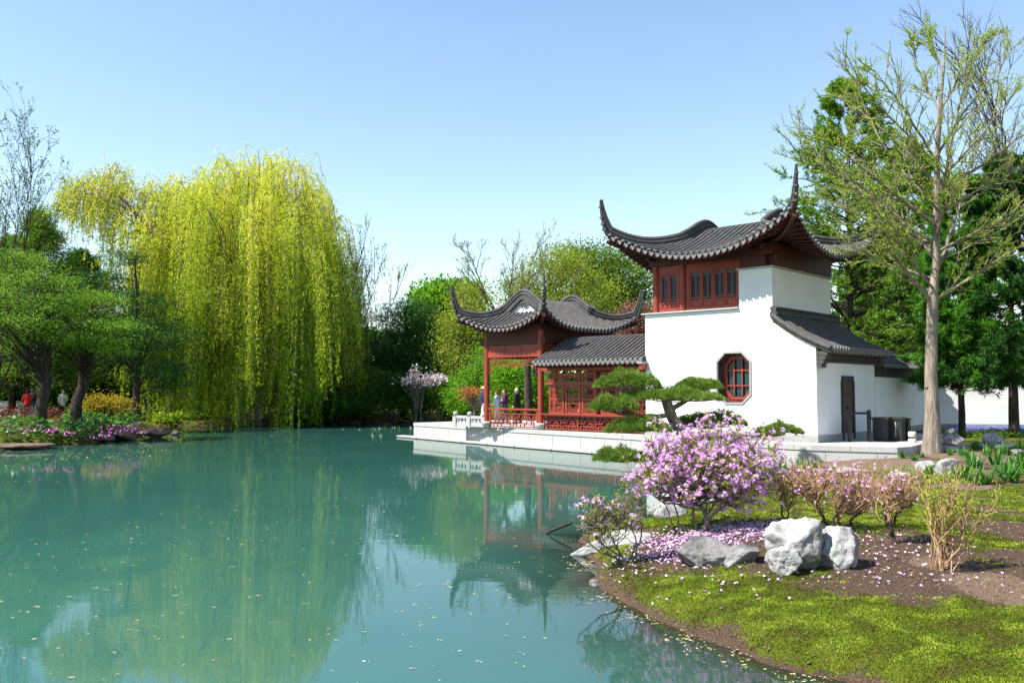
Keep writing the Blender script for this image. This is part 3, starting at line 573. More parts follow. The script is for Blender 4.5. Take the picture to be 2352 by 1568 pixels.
# ------------------------------------------------------------------ pavilion
org = np.array([-13.63, 2.93, .76]); pav = empty('waterside_pavilion', bw(*org), BROT, 'open red-columned waterside pavilion with white gable and upswept grey tiled roof', 'pavilion')
TPV = lambda P: np.stack([-13.63 - np.asarray(P)[..., 1], 2.93 + np.asarray(P)[..., 0], np.asarray(P)[..., 2]], -1)
xieshan(pav, org, TPV, 3.02, 2.32, 1.66, 5.0, .33, .125, .70, .2, .26, .245, (.28, 1.24), orn=True)
cxs, cys = (-15.2, -12.06), (.6, 5.26)
for x in cxs:
    for y in cys:
        MB().lathe([(.125, .95), (.125, 4.9)], (x, y, 0), 20).build('column', M['red'], pav, org)
        MB().lathe([(0, .762), (.13, .765), (.17, .80), (.235, .95), (.24, 1.0), (.2, 1.03), (.1, 1.035)], (x, y, 0), 20).build('column_base', M['granite'], pav, org)
mb = MB()
for y in cys: mb.box(cxs[0] + .1, cxs[1] - .1, y - .06, y + .06, 3.8, 4.03); mb.box(cxs[0] + .1, cxs[1] - .1, y - .04, y + .04, 4.033, 4.32)
for x in cxs: mb.box(x - .06, x + .06, cys[0] + .1, cys[1] - .1, 3.8, 4.03); mb.box(x - .04, x + .04, cys[0] + .1, cys[1] - .1, 4.033, 4.32)
for y in (cys[0],):
    for k in range(4): mb.box(cxs[0] + .1 + k * .98 - .035, cxs[0] + .1 + k * .98 + .035, y - .052, y - .04, 4.035, 4.32)
mb.build('beam', M['red'], pav, org)
mb = MB()
for y in cys: mb.box(cxs[0] - .3, cxs[1] + .3, y - .10, y + .10, 4.323, 4.6); mb.box(cxs[0] - .1, cxs[1] + .1, y - .07, y + .07, 4.603, 5.2)
for x in cxs: mb.box(x - .10, x + .10, cys[0] + .1, cys[1] - .1, 4.326, 4.6); mb.box(x - .07, x + .07, cys[0] + .07, cys[1] - .07, 4.603, 5.2)
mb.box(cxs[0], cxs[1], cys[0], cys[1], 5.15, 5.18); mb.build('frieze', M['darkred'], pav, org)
for y in cys:
    mb = MB(); b = .013; x0, x1 = cxs[0] + .125, cxs[1] - .125; zt = 3.795; U = lambda f: x0 + (x1 - x0) * f
    for xa, xb, z in ((0, .24, zt - .05), (.06, .24, zt - .22), (0, .06, zt - .14), (.24, .5, zt - .30), (.3, .44, zt - .12), (.36, .64, zt - .42), (.5, .76, zt - .30), (.56, .70, zt - .12), (.76, 1, zt - .05), (.76, .94, zt - .22), (.94, 1, zt - .14), (.1, .36, zt - .36), (.64, .9, zt - .36), (0, .1, zt - .47), (.9, 1, zt - .47), (0, .05, zt - .62), (.95, 1, zt - .62), (.4, .6, zt - .2), (.1, .3, zt - .12), (.7, .9, zt - .12)): mb.box(U(xa), U(xb), y - .012, y + .012, z - b, z + b)
    for xx, za, zc in ((.06, 0, .22), (.12, .05, .36), (.18, .05, .22), (.24, .05, .30), (.3, 0, .3), (.36, .12, .42), (.44, .0, .3), (.5, .12, .42), (.56, 0, .3), (.64, .12, .42), (.7, 0, .3), (.76, .05, .3), (.82, .05, .22), (.88, .05, .36), (.94, 0, .22), (.003, 0, .72), (.05, .3, .62), (.1, .22, .47), (.9, .22, .47), (.95, .3, .62), (.997, 0, .72)): mb.box(U(xx) - b, U(xx) + b, y - .015, y + .015, zt - zc, zt - za)
    mb.build('hanging_lattice', M['red'], pav, org)
for y in cys:
    mb = MB(); x0, x1 = cxs[0] + .16, cxs[1] - .16
    mb.box(cxs[0] + .12, cxs[1] - .12, y - .07, y + .07, 1.55, 1.62); mb.box(x0, x1, y - .03, y + .03, .82, .86); mb.box(x0, x1, y - .03, y + .03, 1.36, 1.40)
    for x in (x0, x1 - .06): mb.box(x, x + .06, y - .032, y + .032, .77, 1.549)
    meander(mb, x0 + .06, x1 - .06, .86, 1.36, y, .016, 14)
    for f in (.28, .75): c = x0 + (x1 - x0) * f; mb.box(c - .11, c + .11, y - .02, y + .02, 1.42, 1.53)
    mb.build('railing', M['red'], pav, org)
def lantern(c, label):
    e = empty('hanging_lantern', c, BROT, label, 'lantern'); k = 6
    MB().lathe([(.0, .52), (.06, .50), (.10, .44), (.34, .30), (.36, .26), (.2, .25)], (0, 0, 0), k).build('lantern_roof', M['black'], e)
    MB().lathe([(.2, .25), (.22, .0), (.2, -.2), (.16, -.25)], (0, 0, 0), k).build('lantern_body', M['black'], e)
    MB().lathe([(.16, -.25), (.3, -.24), (.32, -.2), (.22, -.3), (.1, -.38), (.02, -.45)], (0, 0, 0), k).build('lantern_base', M['black'], e)
    MB().tubes([(0, 0, .5), (0, 0, 1.2)], .012, 5).build('chain', M['black'], e)
lantern(bw(-13.63, 2.2, 3.42), 'dark hexagonal lantern hanging between the pavilion columns')
# ------------------------------------------------------------------ terrace and stone balustrades
fr = TERR_FRONT; poly = fr + [(2.75, .2), (1.7, 8.5), (-21.0, 8.2)]
def inset(pl, d):
    o = []
    for i, (x, y) in enumerate(pl): o.append((x, y + d))
    return o
org = np.array([-9., 1., 0]); ter = empty('stone_terrace', bw(*org), BROT, 'pale granite terrace carrying the tower and pavilion above the pond', 'terrace')
mb = MB(); body = [(x, y + .03) for x, y in fr] + poly[6:]; mb.prism(body, lambda x, y: (x, y, -.9), lambda x, y: (x, y, .595)); wallmb = mb
mb = MB(); mb.prism(poly, lambda x, y: (x, y, .60), lambda x, y: (x, y, .755)); mb.build('paving_slab', M['granite'], ter, org)
mb = MB()
for i in range(len(fr) - 2):
    a, b = np.array(fr[i]), np.array(fr[i + 1]); d = (b - a) / np.linalg.norm(b - a); nn = np.array([d[1], -d[0]]); Ls = np.linalg.norm(b - a); k = max(1, int(Ls / 1.9)); sgn = 1 if i < 2 else .6
    a2 = a - d * (.95 if i == 0 else 0); Ls = np.linalg.norm(b - a2); k = max(1, int(Ls / 1.9))
    for j in range(k):
        p, q = a2 + d * (Ls * j / k + .02), a2 + d * (Ls * (j + 1) / k - .02); off = nn * .42 * sgn
        mb.hexa([(*(p + off), .03), (*(q + off), .03), (*q, .03), (*p, .03)], [(*(p + off), .10), (*(q + off), .10), (*q, .10), (*p, .10)])
mb.build('waterline_ledge', M['granite'], ter, org)
mb = wallmb                                      # thin dark joints standing 2 mm proud of the stone face
for i in range(len(fr) - 1):
    a, b = np.array(fr[i]), np.array(fr[i + 1]); d = (b - a) / np.linalg.norm(b - a); nn = np.array([d[1], -d[0]]); Ls = np.linalg.norm(b - a)
    for row, (z0, z1, st) in enumerate(((.11, .59, 0.), (.605, .75, .7))):
        s = st + .4
        while s < Ls - .1:
            p = a + d * s + nn * (.002 if row else -.028); q = p + d * .010; mb.hexa([(*(p - nn * .01), z0), (*(q - nn * .01), z0), (*(q + nn * .002), z0), (*(p + nn * .002), z0)], [(*(p - nn * .01), z1), (*(q - nn * .01), z1), (*(q + nn * .002), z1), (*(p + nn * .002), z1)], 1); s += 1.25 + .5 * random.random()
mb.build('retaining_wall', [M['granite'], M['darkgrey']], ter, org)
def balustrade(x0, x1, y, label):
    org = np.array([(x0 + x1) / 2, y, .76]); e = empty('stone_balustrade', bw(*org), BROT, label, 'balustrade'); n = max(1, int(round((x1 - x0) / 1.15)))
    for i in range(n + 1):
        x = x0 + (x1 - x0) * i / n; mb = MB(); mb.box(x - .1, x + .1, y - .1, y + .1, .757, 1.2); mb.lathe([(.06, 1.2), (.06, 1.22), (.10, 1.26), (.115, 1.34), (.09, 1.41), (0, 1.43)], (x, y, 0), 12); mb.build('baluster_post', M['granite'], e, org)
    for i in range(n):
        a, b = x0 + (x1 - x0) * i / n + .1, x0 + (x1 - x0) * (i + 1) / n - .1; mb = MB(); mb.box(a, b, y - .06, y + .06, .758, .86); mb.box(a, b, y - .07, y + .07, 1.12, 1.24)
        for c in np.linspace(a, b, 4): mb.lathe([(.12, .86), (.07, .93), (.07, 1.03), (.13, 1.12)], (min(max(c, a + .05), b - .05), y, 0), 10, sy=.5)
        mb.build('stone_panel', M['granite'], e, org)
balustrade(-17.35, -15.5, .75, 'low carved granite balustrade left of the red pavilion columns')
balustrade(-15.6, -12.0, 7.6, 'granite balustrade seen through the pavilion behind its visitors')
# ------------------------------------------------------------------ boundary walls
def bwall(p, q, z0, z1, label, th=.4, cop=.75, plain_=False):
    p = np.array(p[:2]); q = np.array(q[:2]); d = (q - p); Ls = np.linalg.norm(d); ang = math.atan2(d[1], d[0]); e = empty('garden_wall', (*((p + q) / 2), z0), ang, label, 'wall'); h = Ls / 2
    MB().box(-h, h, -th / 2, th / 2, .25, z1 - z0).build('wall_face', M['white'], e); MB().box(-h, h, -th / 2 - .03, th / 2 + .03, -.3, .247).build('plinth', M['plinth'], e)
    H = z1 - z0; mb = MB()
    if plain_: mb.box(-h, h, -th / 2 - .05, th / 2 + .05, H + .003, H + .07); mb.build('coping_band', M['plinth'], e); return e
    for k in range(3): mb.box(-h, h, -th / 2 - .04 - .05 * k, th / 2 + .04 + .05 * k, H + .003 + .12 * k, H + .12 + .12 * k)
    mb.build('coping_band', M['darkgrey'], e); mb = MB(); H2 = H + .365; W = th / 2 + .32; xs = np.arange(-h + .1, h, .23)
    mb.prism([(-W, 0), (W, 0), (0, cop - .33)], lambda y, z: (-h, y, H2 + z), lambda y, z: (h, y, H2 + z))
    for s in (-1, 1):
        Pl = np.array([[(x, s * (W + .02) * (1 - t), H2 + .03 + (cop - .33) * t) for t in (0, .5, 1)] for x in xs]); mb.tubes(Pl, .06, 7); disc_caps(mb, Pl[:, 0], np.tile([0, float(s), 0], (len(xs), 1)), .07)
    mb.tubes([(-h, 0, H2 + cop - .28), (h, 0, H2 + cop - .28)], .1, 8, cap=True); mb.build('coping_roof', [M['tile'], M['cap']], e); return e
wA = bw(-.20, 4.86); wB = wA + np.array([.595, .803, 0]) * 8.4; wC = wB + np.array([.985, -.17, 0]) * 12
bwall(wA, wB, .70, 2.88, 'shaded white garden wall with dark tiled coping behind the bins')
bwall(wB + np.array([.25, -.02, 0]), wC, .70, 2.95, 'sunlit white garden wall behind the dark pines', plain_=True)
# ------------------------------------------------------------------ trees
GZ = .62
def pxw(px, py, Y): return aty(px, py, Y)
def blob(px, py, rx, ry, Y, dY=0, depth=1.):
    c = aty(px, py, Y + dY); m = mpp(Y + dY); return (c[0], c[1], c[2], rx * m, rx * m * depth, ry * m)
def root_tree(name, px, Y, label, cat='tree', group=None, z=None):
    x = (px - 1176) * mpp(Y); b = np.array([x, Y, gz(x, Y) - .05 if z is None else z]); return empty(name, b, 0, label, cat, group), b
def trunk_path(b, top, n=9, wob=.03):
    P = curve(b, top, n, 0, wob)[0]; return P
def in_blobs(bl, n, shell=.45):
    v = np.array([b[3] * b[4] * b[5] for b in bl]) ** .75; k = rng.choice(len(bl), n, p=v / v.sum()); B = np.array(bl)[k]
    d = rdir(n); r = (shell + (1 - shell) * rng.random(n) ** .6)[:, None]; return B[:, :3] + d * r * B[:, 3:6], d, k
def leafy(name, px, Y, label, bl, mat, bark, tr=.22, nc=260, nl=60, ls=.16, sig=.45, lw=.6, nb=70, cat='tree', group=None, top=None, z=None, flat=1., trunk=True, stems=1, twigs=True, lean=0., tmix=.6, att=(.35, .8)):
    e, b = root_tree(name, px, Y, label, cat, group, z); C, d, k = in_blobs(bl, nc)
    A = np.array(bl); zt = (A[:, 2] + A[:, 5] * .55).max(); cm = A[:, :3].mean(0); tb = MB()
    tops = []
    for s in range(stems):
        tp = np.array([cm[0] * .7 + b[0] * .3 + rng.normal() * .2 * stems, cm[1] * .7 + b[1] * .3, zt]) if top is None else np.array(top)
        if stems > 1: tp = np.r_[(C[rng.integers(len(C))])[:2], zt * .9 + .1 * b[2]]
        P = trunk_path(b + np.r_[rng.normal(size=2) * .06 * (stems > 1), 0], tp, 10, .05); tops.append(P); tb.tubes(P, (np.linspace(1, .12, 10) ** .9 if att[0] < .7 else np.linspace(.85, .6, 10)) * tr + tr * .35 * np.exp(-np.arange(10) * 1.2), 9)
    q = C[rng.choice(len(C), min(nb, len(C)), False)]; st = []
    for c in q:
        P = tops[rng.integers(stems)]; f = np.clip((c[2] - b[2]) / max(zt - b[2], .1) * rng.uniform(*att), .08, .97) * 9; i = int(f); st.append(P[i] * (1 - f + i) + P[min(i + 1, 9)] * (f - i))
    Bp = curve(np.array(st), q, 7, .06, .10); L = np.linalg.norm(q - np.array(st), axis=1)
    tb.tubes(Bp, np.clip(L * .011, .012, tr * .4)[:, None] * np.linspace(1, .25, 7), 5)
    if twigs:
        T1, _, _ = children(Bp, 4, .35, .7, .2, .3, 5, .3); tb.tubes(T1, np.linspace(.012, .004, 5) * max(1, Y / 30), 3)
    tb.build('trunk', bark, e, b)
    n = nc * nl; ci = np.repeat(np.arange(nc), nl); o = rng.normal(size=(n, 3)) * sig * np.array([1, 1, .6 * flat]) * rng.uniform(.5, 1.3, nc)[ci][:, None]
    Pp = C[ci] + o; D = rdir(n) + nrm(o) * .6 + np.array([0, 0, .1]); tint = np.clip(.5 + (rng.random(nc)[ci] - .5) * tmix + (rng.random(n) - .5) * .55, 0, 1)
    lb = MB().leaves(Pp, ls * rng.uniform(.6, 1.3, n), ls * lw * rng.uniform(.6, 1.2, n), D, tint); lb.build('crown', mat, e, b); return e
def conifer(name, px, Y, label, top, halfw, low, mat, bark, tr=.2, nw=70, droop=-.1, up=.25, ls=.3, lw=.03, tuft=10, dens=1., cat='tree', group=None, z=None, lean=0, shape=.8, sub=6, subr=.34, dtuft=.0, tmin=.25):
    e, b = root_tree(name, px, Y, label, cat, group, z); m = mpp(Y); tp = aty(px + lean, top, Y); zl = aty(px, low, Y)[2]; P = trunk_path(b, tp, 12, .015); tb = MB(); tb.tubes(P, np.linspace(1, .08, 12) * tr, 8)
    H = tp[2] - b[2]; t = np.clip((zl - b[2]) / H, 0, .95) + (1 - np.clip((zl - b[2]) / H, 0, .95)) * np.sort(rng.random(nw)) ** 1.05; f = t * 11; i = np.minimum(f.astype(int), 10); S = P[i] * (1 - f + i)[:, None] + P[i + 1] * (f - i)[:, None]
    u = (t - t.min()) / (1 - t.min()); ln = halfw * m * (1 - u) ** shape * rng.uniform(.6, 1.12, nw) + .25; a = rng.random(nw) * 6.283
    E = S + np.stack([np.cos(a) * ln, np.sin(a) * ln, ln * (droop + up * rng.random(nw) + .5 * u)], 1)
    Bp = curve(S, E, 8, -droop * .5, .05); tb.tubes(Bp, np.clip(ln * .014, .012, tr * .35)[:, None] * np.linspace(1, .2, 8), 5)
    C1, _, _ = children(Bp, sub, subr, .75, .05, tmin, 6, .25, .1); tb.tubes(C1, np.linspace(.014, .005, 6) * max(1, Y / 35), 3)
    tb.build('trunk', bark, e, b); k = int(tuft * dens); Q, T = pts_on(C1, k, .05); Q2, T2 = pts_on(Bp, int(k * 1.5), .35); Q = np.concatenate([Q, Q2]); T = np.concatenate([T, T2])
    n = 3; Q = np.repeat(Q, n, 0) + rng.normal(size=(len(Q) * n, 3)) * (.02 + dtuft); T = np.repeat(T, n, 0); D = T * .6 + rdir(len(Q)) * .9 + np.array([0, 0, .25])
    cl = np.repeat(rng.random(len(Q) // 30 + 1), 30)[:len(Q)]; tint = np.clip(.25 + .5 * cl + (rng.random(len(Q)) - .5) * .5, 0, 1)
    MB().leaves(Q, ls * rng.uniform(.6, 1.2, len(Q)), lw, D, tint).build('crown', mat, e, b); return e
def bare(name, px, Y, label, spread, top, mat, bark, tr=.15, stems=5, lv=(5, 4, 3), ls=.1, nl=3, cat='tree', group=None, low=None, z=None, ang=.45, up=.3):
    e, b = root_tree(name, px, Y, label, cat, group, z); m = mpp(Y); H = aty(px, top, Y)[2] - b[2]; tb = MB()
    a = rng.random(stems) * 6.283; rad = spread * m * np.sqrt(rng.random(stems)); E = b + np.stack([np.cos(a) * rad, np.sin(a) * rad, H * rng.uniform(.65, 1, stems)], 1)
    S = np.repeat((b + np.array([0, 0, 0 if low is None else aty(px, low, Y)[2] - b[2]]))[None], stems, 0)
    if low is not None: tb.tubes(curve(b, S[0], 8, 0, .02), np.linspace(1.1, .8, 8) * tr, 9)
    L0 = curve(S, E, 9, .02, .06); tb.tubes(L0, tr * (.5 if low else .36) * np.linspace(1, .15, 9), 7); r = tr * .17; P = L0; lastn = None
    for i, c in enumerate(lv):
        P, _, _ = children(P, c, .42, ang, up, .2, 7 if i == 0 else 6, .3); tb.tubes(P, max(r, .006 * max(1, Y / 45)) * np.linspace(1, .3, P.shape[1]), 4 if i < 2 else 3); r *= .45
    tb.build('trunk', bark, e, b); Q, T = pts_on(P, nl, .2)
    MB().leaves(Q + rng.normal(size=Q.shape) * .04, ls * rng.uniform(.5, 1.2, len(Q)), ls * .6, T * .5 + rdir(len(Q)), None).build('crown', mat, e, b); return e
# --- weeping willow
def willow():
    Y = 60.; m = mpp(Y); e, b = root_tree('weeping_willow', 600, Y, 'huge yellow-green weeping willow hanging down to the far water edge', 'tree')
    tops = [(150,440),(190,425),(250,412),(310,402),(350,425),(400,405),(450,385),(500,352),(545,338),(590,332),(640,345),(690,368),(725,415),(760,490),(795,535),(822,600)]
    bots = [(150,520),(200,590),(270,640),(300,690),(350,760),(400,900),(450,945),(500,968),(540,978),(600,970),(700,962),(790,930),(822,760)]
    tx, ty = zip(*tops); bx, by = zip(*bots); tb = MB(); P = trunk_path(b, aty(590, 470, Y), 10, .03); tb.tubes(P, np.linspace(1.0, .35, 10) * .75, 12)
    nb = 250; px = np.concatenate([rng.uniform(155, 345, 24), rng.uniform(330, 822, nb - 24)]); tyv = np.interp(px, tx, ty); byv = np.interp(px, bx, by)
    arm = np.arange(nb) < 24; v = rng.uniform(-1, 1, nb); q = np.where(arm, .12, 1.) * v; q = np.sign(q) * np.abs(q) ** .8
    wdt = 7.5 * np.sqrt(np.clip(1 - ((px - 570) / 330) ** 2, .08, 1)); ext = (np.arange(nb) >= 24) & (np.arange(nb) < 42); px = np.where(ext, rng.uniform(265, 360, nb), px)
    dep = np.where(arm, q * 3.5 - 2.2, q * wdt)
    tier = np.where(rng.random(nb) < .30, 0, rng.random(nb)); tier = np.where(arm, tier * .3, tier); drop = tier * (byv - tyv) * .55; sy = tyv + np.abs(q) ** 2.2 * 110 * (~arm) + drop + rng.uniform(0, 14, nb)
    sy = np.where(ext, rng.uniform(575, 665, nb) + np.clip(300 - px, 0, 40), sy); dep = np.where(ext, rng.uniform(-4, 2, nb), dep)
    A = np.array([aty(p, s, Y + d) for p, s, d in zip(px, sy, dep)])
    A[:, 0] = (px - 1176) * m
    # limbs to the tress heads
    limb = aty(300, 470, Y); f = rng.uniform(.25, .95, nb) * 9; i = f.astype(int); st = P[i]; armP = curve(aty(440, 640, Y - 3), aty(275, 452, Y - 4.), 9, .10, .02)[0]; tb.tubes(curve(P[3], armP[0], 6, 0, .03)[0], np.linspace(.42, .36, 6), 8).tubes(armP, np.linspace(.36, .08, 9), 8)
    arm2 = curve(armP[4], aty(255, 560, Y), 7, .12, .02)[0]; tb.tubes(arm2, np.linspace(.14, .04, 7), 6); arm3 = curve(armP[6], aty(180, 450, Y), 7, .08, .02)[0]; tb.tubes(arm3, np.linspace(.09, .03, 7), 6)
    for k in np.where(arm)[0]: st[k] = (armP if rng.random() < .6 else arm3)[rng.integers(3, 7)]
    Bp = curve(st, A, 9, .16, .05); L = np.linalg.norm(A - st, axis=1); tb.tubes(Bp, np.clip(L * .008, .02, .12)[:, None] * np.linspace(1, .2, 9), 5)
    # strands
    ns = 27; idx = np.repeat(np.arange(nb), ns); n = len(idx); t0 = rng.uniform(.5, 1, n) ** .8 * 8; i0 = np.minimum(t0.astype(int), 7); S = Bp[idx, i0] * (1 - t0 + i0)[:, None] + Bp[idx, i0 + 1] * (t0 - i0)[:, None] + rng.normal(size=(n, 3)) * np.array([.30, .30, .30])
    bl = (np.interp(S[:, 0] / m + 1176, bx, by) - 892) * -m + EYE; front = rng.uniform(0, 1, n); tier_i = tier[idx]
    bot = np.maximum(bl, .10) ; ln = np.clip((S[:, 2] - bot) * np.where(arm[idx], rng.uniform(.18, .5, n) + .3 * (rng.random(n) < .12), (rng.uniform(.3, .85, nb)[idx] + .35 * (rng.random(nb)[idx] < .38)) * rng.uniform(.7, 1.05, n)), .8, 14)
    ln = np.minimum(ln, S[:, 2] - .12)
    sway = rng.normal(size=(nb, 2))[idx] * .22 + rng.normal(size=(n, 2)) * .14
    k = 12; s = np.linspace(0, 1, k)[None, :, None]; outw = nrm(np.c_[S[:, :2] - P[5][:2], np.zeros(n)]) * 1.0
    St = S[:, None] + np.array([0, 0, 1.]) * (rng.uniform(.3, 1.3, n)[:, None, None] * s * 9 * np.exp(1 - s * 9)) + outw[:, None] * (1 - np.exp(-s * 5)) * np.minimum(ln, 3)[:, None, None] / 3 + np.concatenate([sway[:, None] * s ** 1.3, -ln[:, None, None] * (s - .05 * np.sin(s * 6))], -1)
    St[:, 0, 2] += .15; tb.tubes(St[::4], .012, 3); tb.build('trunk', M['bark'], e, b)
    cnt = np.clip((ln * 13).astype(int), 8, 150); si = np.repeat(np.arange(n), cnt); t = rng.random(len(si)) * (k - 1); i1 = np.minimum(t.astype(int), k - 2); fr = (t - i1)[:, None]
    Q = St[si, i1] * (1 - fr) + St[si, i1 + 1] * fr + rng.normal(size=(len(si), 3)) * .045; D = np.array([0, 0, -1.]) + rng.normal(size=(len(si), 3)) * .5
    hz = np.clip((Q[:, 2] - 2) / 15, 0, 1); tint = np.clip(.10 + .58 * hz + .55 * (rng.random(nb)[idx][si] - .45) + (rng.random(len(si)) - .5) * .4, 0, 1)
    MB().leaves(Q, .20 * rng.uniform(.6, 1.3, len(si)), .05, D, tint).build('crown', M['willow'], e, b)
willow()
# --- trees on the far shore, left to right
bare('sparse_tree', -12, 50, 'tall sparse-leaved tree at the left edge with fine dark branches', 125, 325, M['olive'], M['darkbark'], .16, 10, (7, 6, 4), .13, 4, ang=.6, up=.15)
conifer('green_conifer', 30, 60, 'tall green conifer half cut by the left picture edge', 560, 120, 900, M['deep'], M['darkbark'], .25, 150, -.05, .3, .30, .06, 12, 1.3, shape=.6, sub=9, dtuft=.12)
conifer('green_conifer', 190, 66, 'mid green conifer between the rounded conifer and the willow arm', 590, 110, 900, M['deep'], M['darkbark'], .25, 150, -.05, .3, .30, .06, 12, 1.2, shape=.7, sub=9, dtuft=.12)
conifer('pine_tree', 95, 58, 'dense green conifer with a rounded top left of the willow', 500, 165, 900, M['larch'], M['darkbark'], .25, 170, -.05, .3, .28, .05, 9, 1.1, shape=.8, sub=9, dtuft=.2)
for px, Y, lean, lab, bl in ((92, 40, 10, 'leaning dark-trunked tree nearest the left edge with sparse pale branches', [blob(30,600,70,26,41), blob(90,645,80,24,40), blob(10,680,80,24,39), blob(120,700,75,22,40), blob(50,735,110,24,39), blob(120,775,80,18,40), blob(20,790,70,20,40)]),
                             (172, 42, 28, 'leaning dark-trunked tree standing between the left edge tree and the yellow shrub', [blob(215,690,60,20,42), blob(170,725,80,20,42), blob(240,750,70,18,41), blob(190,785,95,16,41), blob(255,805,45,12,41)])):
    leafy('leaning_tree', px, Y, lab, bl, M['larch' if px < 120 else 'larch'], M['darkbark'], .33, 320, 44, .125, .42, .5, 80, top=aty(px + lean, 770, Y), flat=.5, group=None, att=(.8, .99), tmix=.9)
bare('bare_branched_tree', 93, 40.1, 'leafless pale branches spreading over the left bank', 150, 640, M['olive'], M['palebranch'], .10, 8, (5, 4), .08, 2, low=790, ang=.75, up=-.1)
leafy('dark_pine', 318, 49.5, 'dark spreading pine in front of the willow on its left', [blob(x, y, a, c_, 49.5) for x, y, a, c_ in ((290,700,90,36),(330,770,110,40),(240,650,60,26),(360,850,75,30),(280,595,45,18),(300,810,80,26),(220,740,60,24),(395,890,35,18))], M['pine'], M['darkbark'], .22, 330, 80, .24, .5, .14, 70, flat=.45, z=.6, tmix=.9)
leafy('leafy_tree', 150, 66, 'green backdrop tree behind the two leaning trunks', [blob(100,840,130,80,66), blob(200,800,100,90,67), blob(20,800,90,90,66)], M['deep'], M['darkbark'], .3, 240, 60, .3, .8, .6, 30)
for i, (px, py, rx, ry, Y, lab) in enumerate([(30,880,80,60,68,'deep green undergrowth bush at the far left edge'), (130,890,80,50,67,'deep green bush behind the blonde walker'), (235,885,80,55,68,'deep green bush behind the yellow shrub'), (335,880,80,60,69,'deep green bush behind the pale coated walker'), (420,890,70,50,69,'deep green bush left of the willow curtain')]):
    leafy('shrub', px, Y, lab, [blob(px, py, rx, ry, Y)], M['deep'], M['darkbark'], .08, 170, 50, .26, .5, .6, 20, stems=4, cat='shrub', twigs=False)
leafy('leafy_tree', 520, 78, 'dark green tree half hidden behind the willow curtain', [blob(480,800,170,120,78), blob(660,800,150,130,78), blob(350,830,90,90,78)], M['deep'], M['darkbark'], .3, 300, 60, .36, .9, .6, 30)
bare('bare_tree', 800, 62, 'fine-twigged bare tree with yellowish buds right of the willow', 125, 615, M['lime'], M['darkbark'], .16, 14, (7, 5, 3), .12, 3, ang=.42, up=.4)
leafy('dark_pine', 930, 66, 'broad dark pine between the bare tree and the bright green crown', [blob(925,730,58,50,66), blob(910,800,80,60,66), blob(950,850,80,60,66), blob(990,750,42,60,67), blob(860,870,60,50,66)], M['pine'], M['darkbark'], .3, 330, 80, .36, .55, .14, 60, flat=.8)
leafy('maple_tree', 1020, 80, 'bright fresh green crown rising behind the dark pine', [blob(1025,690,75,45,80), blob(985,720,50,50,80), blob(1060,700,45,50,80)], M['fresh'], M['bark'], .3, 230, 60, .34, .6, .7, 30)
leafy('lime_tree', 1065, 62, 'pale yellow-green tree left of the pavilion roof', [blob(1070,740,55,55,62), blob(1050,800,50,50,62), blob(1085,850,40,60,62), blob(1110,780,45,60,63), blob(1075,690,40,40,63)], M['lime'], M['bark'], .22, 300, 55, .17, .6, .6, 80)
leafy('upright_shrub', 1110, 56, 'light green upright shrub beside the left pavilion column', [blob(1085,890,40,50,56), blob(1110,850,30,60,56)], M['fresh'], M['bark'], .08, 150, 50, .15, .4, .5, 60, stems=6, cat='shrub')
bare('bare_tree', 1160, 64, 'bare branching tree against the sky above the pavilion roof', 150, 565, M['lime'], M['bark'], .2, 10, (7, 5, 4), .12, 2, low=760, ang=.6, up=.2)
leafy('lime_tree', 1260, 66, 'young-leaved tree standing directly behind the pavilion spire', [blob(1240,640,70,55,66), blob(1320,650,70,45,66), blob(1190,680,60,45,66), blob(1290,600,50,35,67), blob(1380,680,60,40,66), blob(1260,700,110,40,66)], M['lime'], M['bark'], .28, 360, 50, .17, .65, .6, 90)
leafy('broad_tree', 1390, 76, 'dense olive green tree behind the tower roof', [blob(1370,610,75,50,76), blob(1430,640,80,60,76), blob(1320,600,50,40,76), blob(1460,700,60,60,76), blob(1390,700,90,60,76)], M['olive'], M['bark'], .32, 420, 60, .26, .7, .55, 70)
leafy('plum_tree', 1465, 50, 'bronze-red leaved plum tree between pavilion roof and tower wall', [blob(1462,730,32,38,50), blob(1440,765,30,24,50), blob(1480,790,30,30,50)], M['bronze'], M['darkbark'], .12, 150, 50, .13, .35, .6, 40)
leafy('leafy_tree', 1190, 53, 'vivid green tree seen through the open pavilion', [blob(1190,890,60,55,53), blob(1160,860,40,40,53), blob(1225,900,40,50,53), blob(1180,930,60,30,53)], M['fresh'], M['bark'], .12, 260, 60, .16, .4, .6, 60)
MBt = MB()
e, b = root_tree('garden_tree', 1216, 49.5, 'dark-trunked tree just behind the right pavilion column', 'tree'); MBt.tubes(curve(b, aty(1212, 840, 49.5), 8, 0, .03)[0], np.linspace(.26, .2, 8), 9).tubes(curve(aty(1212, 840, 49.5), aty(1225, 720, 50), 8, 0, .05)[0], np.linspace(.2, .08, 8), 8); MBt.build('trunk', M['darkbark'], e, b)
C, _, _ = in_blobs([blob(1230, 740, 60, 50, 50)], 160); ci = np.repeat(np.arange(160), 40); MB().leaves(C[ci] + rng.normal(size=(6400, 3)) * .4, .15, .09, rdir(6400)).build('crown', M['olive'], e, b)
